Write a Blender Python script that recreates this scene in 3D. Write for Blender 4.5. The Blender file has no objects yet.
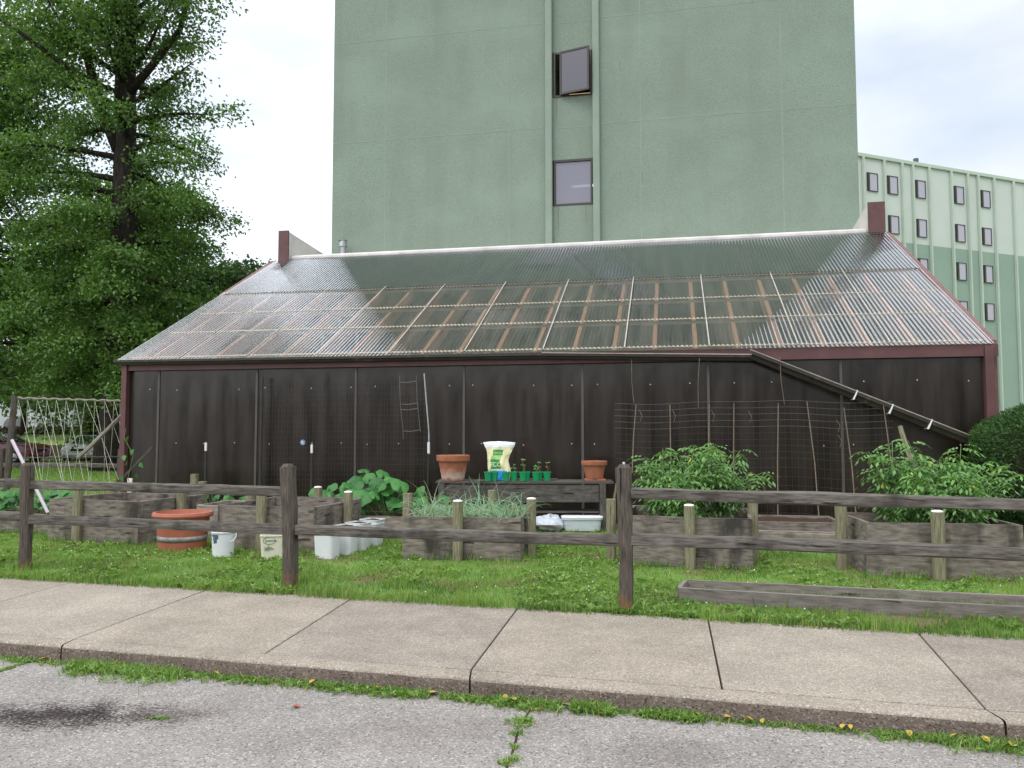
import bpy, math, random
import numpy as np
from mathutils import Vector, Matrix, noise
R = math.radians
rnd = random.Random(7)
NR = np.random.default_rng(11)
scene = bpy.context.scene
COL = scene.collection

# ------------------------------------------------------------ camera, world, sun, exposure
cam_d = bpy.data.cameras.new('camera'); cam = bpy.data.objects.new('camera', cam_d); COL.objects.link(cam)
cam.location = (0, 0, 1.6); cam.rotation_euler = (R(90 + 3.45), 0, 0)
cam_d.sensor_width = 36; cam_d.lens = 796 / 1024 * 36; cam_d.clip_start = .05; cam_d.clip_end = 2000
scene.camera = cam
SUN_EL, SUN_AZ = 58, 205          # azimuth measured from +Y clockwise: behind the camera, to the left
world = bpy.data.worlds.new('World'); scene.world = world; world.use_nodes = True
wn = world.node_tree.nodes; wl = world.node_tree.links
for n in list(wn): wn.remove(n)
wo = wn.new('ShaderNodeOutputWorld'); bg = wn.new('ShaderNodeBackground'); bg.inputs[1].default_value = .1
sky = wn.new('ShaderNodeTexSky'); sky.sky_type = 'NISHITA'; sky.sun_disc = False
sky.sun_elevation = R(SUN_EL); sky.sun_rotation = R(SUN_AZ); sky.dust_density = 2.5; sky.air_density = 1.2
tc = wn.new('ShaderNodeTexCoord'); mp = wn.new('ShaderNodeMapping'); mp.inputs['Scale'].default_value = (1.3, 1.3, 3.2)
mp.inputs['Location'].default_value = (1.7, .4, .3)
nz = wn.new('ShaderNodeTexNoise'); nz.inputs['Scale'].default_value = 1.25; nz.inputs['Detail'].default_value = 6; nz.inputs['Roughness'].default_value = .5
cr = wn.new('ShaderNodeValToRGB'); cr.color_ramp.elements[0].position = .36; cr.color_ramp.elements[0].color = (.45, .45, .45, 1)
cr.color_ramp.elements[1].position = .6; cr.color_ramp.elements[1].color = (1, 1, 1, 1)
mix = wn.new('ShaderNodeMix'); mix.data_type = 'RGBA'
# bright cloud deck: brighter to the left of the view, greyer to the right and overhead
sep = wn.new('ShaderNodeSeparateXYZ'); mr = wn.new('ShaderNodeMapRange')
mr.inputs[1].default_value = -.5; mr.inputs[2].default_value = .75; mr.inputs[3].default_value = 17.0; mr.inputs[4].default_value = 9.9
wl.new(tc.outputs['Generated'], sep.inputs[0]); wl.new(sep.outputs[0], mr.inputs[0])
cb = wn.new('ShaderNodeCombineColor'); 
nz2 = wn.new('ShaderNodeTexNoise'); nz2.inputs['Scale'].default_value = 3.0; nz2.inputs['Detail'].default_value = 5
wl.new(mp.outputs[0], nz2.inputs[0])
mr2 = wn.new('ShaderNodeMapRange'); mr2.inputs[1].default_value = .3; mr2.inputs[2].default_value = .7; mr2.inputs[3].default_value = .94; mr2.inputs[4].default_value = 1.05
wl.new(nz2.outputs[0], mr2.inputs[0])
mm = wn.new('ShaderNodeMath'); mm.operation = 'MULTIPLY'; wl.new(mr.outputs[0], mm.inputs[0]); wl.new(mr2.outputs[0], mm.inputs[1])
mh = wn.new('ShaderNodeMapRange'); mh.inputs[1].default_value = .4; mh.inputs[2].default_value = .72; mh.inputs[3].default_value = 1; mh.inputs[4].default_value = 2.15; wl.new(sep.outputs[2], mh.inputs[0])
mm3 = wn.new('ShaderNodeMath'); mm3.operation = 'MULTIPLY'; wl.new(mm.outputs[0], mm3.inputs[0]); wl.new(mh.outputs[0], mm3.inputs[1])
wl.new(mm3.outputs[0], cb.inputs[2])
for i, k_ in ((0, .965), (1, .985)):   # cloud deck a touch cool
    mk = wn.new('ShaderNodeMath'); mk.operation = 'MULTIPLY'; mk.inputs[1].default_value = k_; wl.new(mm3.outputs[0], mk.inputs[0]); wl.new(mk.outputs[0], cb.inputs[i])
wl.new(tc.outputs['Generated'], mp.inputs[0]); wl.new(mp.outputs[0], nz.inputs[0]); wl.new(nz.outputs[0], cr.inputs[0])
wl.new(cr.outputs[0], mix.inputs[0]); vsc = wn.new('ShaderNodeVectorMath'); vsc.operation = 'SCALE'; vsc.inputs['Scale'].default_value = 1.9; wl.new(sky.outputs[0], vsc.inputs[0]); wl.new(vsc.outputs[0], mix.inputs[6]); wl.new(cb.outputs[0], mix.inputs[7])
wl.new(mix.outputs[2], bg.inputs[0]); wl.new(bg.outputs[0], wo.inputs[0])
sun_d = bpy.data.lights.new('sun', 'SUN'); sun_d.energy = 1.0; sun_d.angle = R(22); sun_d.color = (1, .97, .92)
sun = bpy.data.objects.new('sun', sun_d); COL.objects.link(sun)
az = R(SUN_AZ); el = R(SUN_EL)
sd = Vector((math.sin(az) * math.cos(el), math.cos(az) * math.cos(el), math.sin(el)))
sun.rotation_euler = sd.to_track_quat('Z', 'Y').to_euler(); sun.location = sd * 50
vs = scene.view_settings; vs.view_transform = 'Standard'; vs.look = 'None'; vs.exposure = .06; vs.gamma = 1; vs.use_curve_mapping = False
scene.cycles.max_bounces = 8; scene.cycles.transparent_max_bounces = 16

# ------------------------------------------------------------ materials
def lin(c):
    return tuple(((v / 12.92) if v <= .04045 else ((v + .055) / 1.055) ** 2.4) for v in c)
def new_mat(name):
    m = bpy.data.materials.new(name); m.use_nodes = True
    nt = m.node_tree; return m, nt, nt.nodes['Principled BSDF']
def N(nt, t, **k):
    n = nt.nodes.new(t)
    for a, v in k.items(): setattr(n, a, v)
    return n
def mat(name, c, rough=.7, var=.18, scale=6, bump=.15, bscale=60, spec=.4, metal=0, c2=None, stretch=None, coord='Object', spots=None, bdist=.01, detail=8):
    """base colour varied by noise between c*(1-var) and c*(1+var) or towards c2; stretch scales the coordinates"""
    m, nt, bs = new_mat(name); L = nt.links
    t = N(nt, 'ShaderNodeTexCoord'); mpn = N(nt, 'ShaderNodeMapping'); L.new(t.outputs[coord], mpn.inputs[0])
    if stretch: mpn.inputs['Scale'].default_value = stretch
    n1 = N(nt, 'ShaderNodeTexNoise'); n1.inputs['Scale'].default_value = scale; n1.inputs['Detail'].default_value = detail; n1.inputs['Roughness'].default_value = .62
    L.new(mpn.outputs[0], n1.inputs[0])
    ra = N(nt, 'ShaderNodeValToRGB'); L.new(n1.outputs[0], ra.inputs[0])
    ra.color_ramp.elements[0].position = .3; ra.color_ramp.elements[1].position = .7
    a = tuple(max(0, v * (1 - var)) for v in c); b = c2 if c2 else tuple(min(1, v * (1 + var)) for v in c)
    ra.color_ramp.elements[0].color = (*a, 1); ra.color_ramp.elements[1].color = (*b, 1)
    out = ra.outputs[0]
    if spots:   # (colour, scale, threshold, softness)
        for sc_, sscale, th, soft, st in spots:
            m2 = N(nt, 'ShaderNodeMapping'); L.new(t.outputs[coord], m2.inputs[0])
            if st: m2.inputs['Scale'].default_value = st
            n2 = N(nt, 'ShaderNodeTexNoise'); n2.inputs['Scale'].default_value = sscale; n2.inputs['Detail'].default_value = 5; L.new(m2.outputs[0], n2.inputs[0])
            rr = N(nt, 'ShaderNodeMapRange'); rr.inputs[1].default_value = th; rr.inputs[2].default_value = th + soft; L.new(n2.outputs[0], rr.inputs[0])
            mx = N(nt, 'ShaderNodeMix', data_type='RGBA'); L.new(rr.outputs[0], mx.inputs[0]); L.new(out, mx.inputs[6]); mx.inputs[7].default_value = (*sc_, 1)
            out = mx.outputs[2]
    L.new(out, bs.inputs['Base Color'])
    bs.inputs['Roughness'].default_value = rough; bs.inputs['Metallic'].default_value = metal
    bs.inputs['Specular IOR Level'].default_value = spec
    if bump:
        nb = N(nt, 'ShaderNodeTexNoise'); nb.inputs['Scale'].default_value = bscale; nb.inputs['Detail'].default_value = 4; L.new(mpn.outputs[0], nb.inputs[0])
        bu = N(nt, 'ShaderNodeBump'); bu.inputs['Strength'].default_value = bump; bu.inputs['Distance'].default_value = bdist
        L.new(nb.outputs[0], bu.inputs['Height']); L.new(bu.outputs[0], bs.inputs['Normal'])
    return m
def wood(name, c, c2, stain=(.03, .026, .022), sth=.56, rough=.85):
    return mat(name, c, c2=c2, var=.35, scale=9, rough=rough, bump=.7, bscale=22, spec=.2, coord='UV', stretch=(.6, 16, 1), bdist=.006,
               spots=[(stain, 2.6, sth, .14, (1, 2.2, 1)), (tuple(v * .35 for v in c), 4, .63, .05, (.5, 22, 1))])
M = {}
M['rail'] = wood('weathered_rail_wood', (.055, .049, .043), (.19, .172, .152), (.035, .031, .027), .55)
M['post'] = wood('weathered_post_wood', (.05, .043, .038), (.135, .115, .098), (.03, .025, .022), .58)
M['post_rot'] = wood('rotting_post_wood', (.05, .043, .038), (.145, .122, .102), (.03, .025, .022), .58)
def rot(m):   # orange-brown rot eaten into the foot of each fence post
    nt = m.node_tree; L = nt.links; bs = nt.nodes['Principled BSDF']; src = bs.inputs['Base Color'].links[0].from_socket
    t = N(nt, 'ShaderNodeTexCoord'); sp = N(nt, 'ShaderNodeSeparateXYZ'); L.new(t.outputs['Object'], sp.inputs[0])
    nn = N(nt, 'ShaderNodeTexNoise'); nn.inputs['Scale'].default_value = 9; nn.inputs['Detail'].default_value = 6; L.new(t.outputs['Object'], nn.inputs[0])
    ad = N(nt, 'ShaderNodeMath', operation='MULTIPLY_ADD'); L.new(nn.outputs[0], ad.inputs[0]); ad.inputs[1].default_value = -.6; L.new(sp.outputs[2], ad.inputs[2])
    rr = N(nt, 'ShaderNodeMapRange'); rr.inputs[1].default_value = -.14; rr.inputs[2].default_value = -.24; L.new(ad.outputs[0], rr.inputs[0])
    mx = N(nt, 'ShaderNodeMix', data_type='RGBA'); L.new(rr.outputs[0], mx.inputs[0]); L.new(src, mx.inputs[6]); mx.inputs[7].default_value = (.19, .1, .055, 1); L.new(mx.outputs[2], bs.inputs['Base Color'])
rot(M['post_rot'])
M['board'] = wood('grey_bed_board', (.118, .1, .085), (.28, .245, .21), (.045, .04, .036), .52)
M['board_pale'] = wood('pale_bed_board', (.2, .17, .145), (.38, .33, .29), (.1, .085, .075), .58)
M['frame_board'] = wood('smooth_grey_plank', (.21, .18, .165), (.29, .255, .24), (.14, .12, .11), .66)
M['treated'] = wood('greenish_treated_post', (.15, .14, .085), (.31, .29, .19), (.09, .08, .055), .62)
M['bench'] = wood('dark_bench_wood', (.06, .054, .048), (.14, .127, .115), (.03, .027, .025), .55)
M['log'] = wood('bleached_log', (.2, .18, .15), (.36, .32, .28), (.1, .09, .08), .66)
M['brown'] = mat('brown_painted_trim', lin((.36, .24, .24)), var=.2, scale=3, rough=.5, bump=.1)
M['brown_wall'] = mat('brown_masonry', lin((.43, .33, .32)), var=.2, scale=5, rough=.8, bump=.3)
M['gutter'] = mat('dark_bronze_gutter', (.028, .022, .019), var=.3, scale=4, rough=.38, bump=.05, spec=.5, spots=[((.12, .1, .085), 5, .6, .2, None)])
M['gutter_pale'] = mat('pale_gutter_lip', (.26, .23, .2), var=.3, scale=5, rough=.6, bump=.1)  # lip drawn paler than the dark gutter channel
M['capwhite'] = mat('white_painted_post_top', (.74, .72, .7), var=.1, scale=20, rough=.7, bump=.2)
M['cream'] = mat('pale_parapet_side', (.55, .53, .5), var=.1, scale=2, rough=.85, bump=.2)
M['flash'] = mat('white_membrane_flashing', (.56, .54, .52), var=.18, scale=2.5, rough=.6, bump=.3, bscale=6)
M['strip'] = mat('grey_batten', (.075, .07, .066), var=.2, scale=2, rough=.6)
M['purlin'] = mat('dusty_closure_strip', (.38, .32, .25), var=.2, scale=3, rough=.9)
M['rafter'] = wood('orange_brown_rafter', (.46, .2, .11), (.66, .36, .22), (.25, .12, .08), .7)
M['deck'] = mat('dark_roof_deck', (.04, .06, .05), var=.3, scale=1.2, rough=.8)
M['backwall'] = mat('greenhouse_back_wall', (.09, .12, .105), var=.3, scale=2, rough=.8)
M['galv'] = mat('galvanised_metal', (.42, .43, .44), var=.25, scale=8, rough=.35, metal=.9, bump=.05)
M['wire'] = mat('galvanised_wire', (.15, .14, .13), var=.2, scale=10, rough=.5, metal=.3, bump=0)
M['wire_dark'] = mat('dull_wire', (.06, .055, .052), var=.2, scale=10, rough=.6, metal=.3, bump=0)
M['cane'] = mat('tan_cane', (.2, .15, .115), var=.3, scale=12, rough=.8, bump=0)
M['pvc'] = mat('lilac_white_pipe', (.5, .42, .5), var=.1, scale=4, rough=.45)
M['white_plastic'] = mat('white_bucket_plastic', (.66, .68, .72), var=.05, scale=5, rough=.4, bump=.03, spots=[((.45, .45, .42), 7, .62, .15, None)])
M['cream_plastic'] = mat('cream_bucket_plastic', (.64, .61, .5), var=.06, scale=5, rough=.45, bump=.03, spots=[((.42, .38, .3), 7, .64, .15, None)])
M['terra_plastic'] = mat('terracotta_planter', (.36, .115, .072), var=.15, scale=4, rough=.55, bump=.05)
M['terra'] = mat('clay_pot', (.33, .125, .07), var=.2, scale=9, rough=.85, bump=.1)
M['tape'] = mat('grey_tape', (.24, .23, .23), var=.4, scale=12, rough=.5, bump=.3, bscale=30)
M['soil'] = mat('dark_soil', (.055, .036, .026), var=.5, scale=25, rough=1, bump=1, bscale=70, spec=.1)
M['green_plastic'] = mat('green_seedling_plastic', (.012, .27, .105), var=.1, scale=8, rough=.4, bump=0)
M['white'] = mat('white_paint', (.75, .75, .75), var=.04, scale=5, rough=.5, bump=0)
M['bag_white'] = mat('bag_white', (.74, .78, .84), var=.05, scale=8, rough=.35, bump=.2, bscale=25)
M['bag_cream'] = mat('bag_cream', (.72, .68, .42), var=.08, scale=14, rough=.35, bump=.2, bscale=25)
M['bag_green'] = mat('bag_green', (.05, .27, .09), var=.3, scale=30, rough=.35, bump=.2, bscale=25)
M['bag_lime'] = mat('bag_lime', (.4, .6, .2), var=.2, scale=20, rough=.35, bump=.2, bscale=25)
M['bag_blue'] = mat('bag_blue', (.03, .26, .66), var=.3, scale=30, rough=.35, bump=.2, bscale=25)
M['logo'] = mat('faded_green_print', (.07, .15, .13), var=.2, scale=40, rough=.6, bump=0)
M['ink'] = mat('dark_print', (.07, .09, .11), var=.4, scale=40, rough=.6, bump=0)
M['black'] = mat('black_rubber', (.02, .02, .02), var=.1, scale=5, rough=.8, bump=0)
M['rust'] = mat('rust_stain', (.2, .085, .035), c2=(.09, .06, .04), var=.3, scale=14, rough=.95, bump=.4)
M['steel_post'] = mat('dark_steel_post', (.03, .03, .028), var=.3, scale=6, rough=.6)
M['tower'] = mat('green_stucco', (.205, .26, .213), var=.09, scale=.45, rough=.95, bump=.45, bscale=30, spec=.1, bdist=.02,
                 spots=[((.14, .183, .148), 26, .5, .3, None), ((.29, .35, .3), 36, .55, .25, None), ((.165, .2, .16), 1.1, .52, .35, (1, 1, .12)), ((.235, .3, .245), .35, .5, .3, (1, 1, 1.6))], detail=12)
M['tower_smooth'] = mat('green_painted_pilaster', (.215, .27, .222), var=.08, scale=1, rough=.85, bump=.2)
M['seam'] = mat('pale_green_joint', (.218, .274, .225), var=.1, scale=1, rough=.9, bump=.1)
M['rb_light'] = mat('pale_green_render', (.5, .55, .522), var=.05, scale=.3, rough=.9, bump=.15, bscale=10)
M['rb_dark'] = mat('sage_green_render', (.25, .335, .285), var=.06, scale=.3, rough=.9, bump=.15, bscale=10)
M['rb_rib'] = mat('green_rib_paint', (.43, .505, .445), var=.05, scale=.3, rough=.8, bump=.05)
M['frame'] = mat('dark_bronze_window_frame', (.05, .042, .042), var=.1, scale=3, rough=.4)
M['frame_grey'] = mat('grey_window_frame', (.2, .19, .2), var=.1, scale=3, rough=.4)
M['roofgrey'] = mat('grey_shingle', (.2, .2, .21), var=.2, scale=3, rough=.9)
M['house'] = mat('white_grey_siding', (.52, .55, .58), var=.06, scale=1, rough=.8, bump=.1)
M['asphalt'] = None
def glass_mat(name, tint, rough=.04, trans=0.0, spec=.9):
    m, nt, bs = new_mat(name); bs.inputs['Base Color'].default_value = (*tint, 1); bs.inputs['Roughness'].default_value = rough
    bs.inputs['Specular IOR Level'].default_value = spec; bs.inputs['IOR'].default_value = 1.7
    nb = N(nt, 'ShaderNodeTexNoise'); nb.inputs['Scale'].default_value = 1.3; bu = N(nt, 'ShaderNodeBump'); bu.inputs['Strength'].default_value = .05
    nt.links.new(nb.outputs[0], bu.inputs['Height']); nt.links.new(bu.outputs[0], bs.inputs['Normal'])
    if trans:
        tr = N(nt, 'ShaderNodeBsdfTransparent'); tr.inputs[0].default_value = (.75, .78, .8, 1); ms = N(nt, 'ShaderNodeMixShader'); ms.inputs[0].default_value = trans
        nt.links.new(bs.outputs[0], ms.inputs[1]); nt.links.new(tr.outputs[0], ms.inputs[2]); nt.links.new(ms.outputs[0], nt.nodes['Material Output'].inputs[0])
    return m
M['pane'] = glass_mat('window_glass', (.16, .165, .22), trans=.25)
M['pane_far'] = glass_mat('reflective_window_glass', (.36, .35, .43))
M['pane_dark'] = glass_mat('dark_window_glass', (.07, .065, .085), rough=.12, spec=.5)
M['car_glass'] = glass_mat('car_glass', (.04, .055, .06))
def paint(name, c):
    m = mat(name, c, var=.04, scale=2, rough=.3, bump=0, spec=.6); m.node_tree.nodes['Principled BSDF'].inputs['Coat Weight'].default_value = .6
    return m
M['maroon'] = paint('maroon_car_paint', (.17, .022, .045)); M['carwhite'] = paint('white_car_paint', (.72, .72, .74))
def emit(name, c, s):
    m, nt, bs = new_mat(name); bs.inputs['Emission Color'].default_value = (*c, 1); bs.inputs['Emission Strength'].default_value = s
    nn = N(nt, 'ShaderNodeTexNoise'); nt.links.new(nn.outputs[0], bs.inputs['Roughness'])
    return m
M['tube'] = emit('lit_fluorescent_tube', (1, .97, .85), 3.0)
M['tube_warm'] = emit('lit_warm_tube', (1, .72, .2), 2.2)

def sheet_mat(name, tint, spec_rough, dust):
    """clear corrugated plastic: fresnel gloss over a tinted see-through sheet with a film of dust"""
    m, nt, bs = new_mat(name); L = nt.links
    tr = N(nt, 'ShaderNodeBsdfTransparent'); tr.inputs[0].default_value = (*tint, 1)
    df = N(nt, 'ShaderNodeBsdfDiffuse'); df.inputs[0].default_value = (.36, .3, .24, 1)
    gl = N(nt, 'ShaderNodeBsdfGlossy'); gl.inputs['Roughness'].default_value = spec_rough; gl.inputs[0].default_value = (.93, .95, 1, 1)
    t = N(nt, 'ShaderNodeTexCoord'); mpn = N(nt, 'ShaderNodeMapping'); mpn.inputs['Scale'].default_value = (2.2, .25, .25); L.new(t.outputs['Object'], mpn.inputs[0])
    nn = N(nt, 'ShaderNodeTexNoise'); nn.inputs['Scale'].default_value = 2.5; nn.inputs['Detail'].default_value = 7; L.new(mpn.outputs[0], nn.inputs[0])
    rr = N(nt, 'ShaderNodeMapRange'); rr.inputs[1].default_value = .35; rr.inputs[2].default_value = .75; rr.inputs[3].default_value = dust[0]; rr.inputs[4].default_value = dust[1]
    L.new(nn.outputs[0], rr.inputs[0])
    m1 = N(nt, 'ShaderNodeMixShader'); L.new(rr.outputs[0], m1.inputs[0]); L.new(tr.outputs[0], m1.inputs[1]); L.new(df.outputs[0], m1.inputs[2])
    fr = N(nt, 'ShaderNodeFresnel'); fr.inputs[0].default_value = 1.62
    a1 = N(nt, 'ShaderNodeMath', operation='ADD'); L.new(fr.outputs[0], a1.inputs[0]); a1.inputs[1].default_value = 1
    dv = N(nt, 'ShaderNodeMath', operation='DIVIDE'); L.new(fr.outputs[0], dv.inputs[0]); L.new(a1.outputs[0], dv.inputs[1])   # both faces of the sheet reflect: 2r / (1 + r)
    a2 = N(nt, 'ShaderNodeMath', operation='MULTIPLY', use_clamp=True); L.new(dv.outputs[0], a2.inputs[0]); a2.inputs[1].default_value = 2
    m2 = N(nt, 'ShaderNodeMixShader'); L.new(a2.outputs[0], m2.inputs[0]); L.new(m1.outputs[0], m2.inputs[1]); L.new(gl.outputs[0], m2.inputs[2])
    L.new(m2.outputs[0], nt.nodes['Material Output'].inputs[0]); return m
M['sheet'] = sheet_mat('clear_corrugated_plastic', (.9, .91, .9), .035, (.04, .2))
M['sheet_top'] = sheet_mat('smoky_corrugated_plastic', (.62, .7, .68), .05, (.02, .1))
M['lap'] = mat('dusty_lap_strip', (.36, .34, .31), var=.2, scale=4, rough=.7)

def panel_mat():
    m, nt, bs = new_mat('bronze_twinwall_panel'); L = nt.links
    t = N(nt, 'ShaderNodeTexCoord'); mp1 = N(nt, 'ShaderNodeMapping'); mp1.inputs['Scale'].default_value = (3.0, 1, .35); L.new(t.outputs['Object'], mp1.inputs[0])
    n1 = N(nt, 'ShaderNodeTexNoise'); n1.inputs['Scale'].default_value = 1.5; n1.inputs['Detail'].default_value = 8; L.new(mp1.outputs[0], n1.inputs[0])
    ra = N(nt, 'ShaderNodeValToRGB'); ra.color_ramp.elements[0].position = .3; ra.color_ramp.elements[0].color = (.009, .0058, .0045, 1)
    ra.color_ramp.elements[1].position = .75; ra.color_ramp.elements[1].color = (.03, .021, .017, 1); L.new(n1.outputs[0], ra.inputs[0])
    L.new(ra.outputs[0], bs.inputs['Base Color']); bs.inputs['Roughness'].default_value = .3; bs.inputs['Specular IOR Level'].default_value = .75
    wv = N(nt, 'ShaderNodeTexWave'); wv.wave_type = 'BANDS'; wv.bands_direction = 'X'; wv.inputs['Scale'].default_value = 14; wv.inputs['Distortion'].default_value = .0
    L.new(t.outputs['Object'], wv.inputs[0])
    bu = N(nt, 'ShaderNodeBump'); bu.inputs['Strength'].default_value = .12; bu.inputs['Distance'].default_value = .004; L.new(wv.outputs[0], bu.inputs['Height'])
    mp2 = N(nt, 'ShaderNodeMapping'); mp2.inputs['Scale'].default_value = (1, 1, .5); L.new(t.outputs['Object'], mp2.inputs[0])
    n3 = N(nt, 'ShaderNodeTexNoise'); n3.inputs['Scale'].default_value = 1.8; L.new(mp2.outputs[0], n3.inputs[0])
    b2 = N(nt, 'ShaderNodeBump'); b2.inputs['Strength'].default_value = .25; b2.inputs['Distance'].default_value = .04; L.new(n3.outputs[0], b2.inputs['Height']); L.new(bu.outputs[0], b2.inputs['Normal'])
    L.new(b2.outputs[0], bs.inputs['Normal'])
    mr_ = N(nt, 'ShaderNodeMapRange'); mr_.inputs[3].default_value = .1; mr_.inputs[4].default_value = .32; L.new(n1.outputs[0], mr_.inputs[0]); L.new(mr_.outputs[0], bs.inputs['Roughness'])
    return m
M['panel'] = panel_mat()

def leaf_mat(name, dark, light, odd=None, rough=.5, trans=.3):
    """per-leaf colour from UV.x; UV.y is the leaf's length"""
    m, nt, bs = new_mat(name); L = nt.links
    uv = N(nt, 'ShaderNodeUVMap'); sp = N(nt, 'ShaderNodeSeparateXYZ'); L.new(uv.outputs[0], sp.inputs[0])
    ra = N(nt, 'ShaderNodeValToRGB'); L.new(sp.outputs[0], ra.inputs[0])
    ra.color_ramp.elements[0].color = (*dark, 1); ra.color_ramp.elements[1].color = (*light, 1); ra.color_ramp.elements[1].position = .93 if odd else 1
    if odd: e = ra.color_ramp.elements.new(.965); e.color = (*odd, 1)
    L.new(ra.outputs[0], bs.inputs['Base Color']); bs.inputs['Roughness'].default_value = rough; bs.inputs['Specular IOR Level'].default_value = .35
    tl = N(nt, 'ShaderNodeBsdfTranslucent'); hs = N(nt, 'ShaderNodeMix', data_type='RGBA', blend_type='MULTIPLY'); hs.inputs[0].default_value = 1
    L.new(ra.outputs[0], hs.inputs[6]); hs.inputs[7].default_value = (1.25, 1.3, .6, 1); L.new(hs.outputs[2], tl.inputs[0])
    ms = N(nt, 'ShaderNodeMixShader'); ms.inputs[0].default_value = trans; L.new(bs.outputs[0], ms.inputs[1]); L.new(tl.outputs[0], ms.inputs[2])
    L.new(ms.outputs[0], nt.nodes['Material Output'].inputs[0]); return m
M['leaf_oak'] = leaf_mat('oak_leaf', (.032, .08, .022), (.165, .3, .07))
M['leaf_far'] = leaf_mat('far_leaf', (.02, .05, .016), (.06, .125, .035))
M['leaf_hedge'] = leaf_mat('yew_leaf', (.022, .06, .02), (.085, .185, .045))
M['leaf_tomato'] = leaf_mat('tomato_leaf', (.055, .135, .04), (.19, .37, .11), odd=(.42, .4, .08))
M['leaf_squash'] = leaf_mat('squash_leaf', (.035, .14, .035), (.08, .26, .06))
M['leaf_onion'] = leaf_mat('onion_leaf', (.12, .24, .14), (.33, .47, .31), odd=(.4, .36, .2))
M['grass'] = leaf_mat('grass_blade', (.055, .135, .027), (.235, .37, .088), odd=(.37, .31, .16), trans=.35)
M['weed'] = leaf_mat('kerb_weed', (.07, .15, .03), (.25, .4, .1), odd=(.4, .33, .13))
M['stem'] = mat('green_stem', (.12, .22, .07), var=.2, scale=10, rough=.7, bump=0)
M['red_stem'] = mat('reddish_seedling', (.2, .1, .05), var=.3, scale=10, rough=.7, bump=0)
M['yellow_leaf'] = mat('yellow_fallen_leaf', (.55, .44, .08), c2=(.42, .28, .07), var=.2, scale=40, rough=.7, bump=0)
M['rust_leaf'] = mat('rust_fallen_leaf', (.26, .09, .05), var=.3, scale=40, rough=.7, bump=0)
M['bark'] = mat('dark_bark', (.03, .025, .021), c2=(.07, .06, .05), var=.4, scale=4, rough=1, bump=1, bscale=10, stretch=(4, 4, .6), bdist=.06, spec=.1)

def ground_mat():
    m, nt, bs = new_mat('lawn_ground'); L = nt.links
    t = N(nt, 'ShaderNodeTexCoord')
    def noise_(s, d=8, st=None):
        n = N(nt, 'ShaderNodeTexNoise'); n.inputs['Scale'].default_value = s; n.inputs['Detail'].default_value = d
        if st:
            q = N(nt, 'ShaderNodeMapping'); q.inputs['Scale'].default_value = st; L.new(t.outputs['Object'], q.inputs[0]); L.new(q.outputs[0], n.inputs[0])
        else: L.new(t.outputs['Object'], n.inputs[0])
        return n
    a = noise_(40); ra = N(nt, 'ShaderNodeValToRGB'); L.new(a.outputs[0], ra.inputs[0])
    ra.color_ramp.elements[0].position = .3; ra.color_ramp.elements[0].color = (.07, .14, .03, 1); ra.color_ramp.elements[1].position = .7; ra.color_ramp.elements[1].color = (.17, .28, .07, 1)
    b = noise_(1.1, 6); rb = N(nt, 'ShaderNodeMapRange'); rb.inputs[1].default_value = .5; rb.inputs[2].default_value = .62; L.new(b.outputs[0], rb.inputs[0])
    mx = N(nt, 'ShaderNodeMix', data_type='RGBA'); L.new(rb.outputs[0], mx.inputs[0]); L.new(ra.outputs[0], mx.inputs[6]); mx.inputs[7].default_value = (.17, .14, .075, 1)
    L.new(mx.outputs[2], bs.inputs['Base Color']); bs.inputs['Roughness'].default_value = 1; bs.inputs['Specular IOR Level'].default_value = .1
    bu = N(nt, 'ShaderNodeBump'); bu.inputs['Strength'].default_value = .8; bu.inputs['Distance'].default_value = .03; L.new(a.outputs[0], bu.inputs['Height']); L.new(bu.outputs[0], bs.inputs['Normal'])
    return m
M['ground'] = ground_mat()

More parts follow.
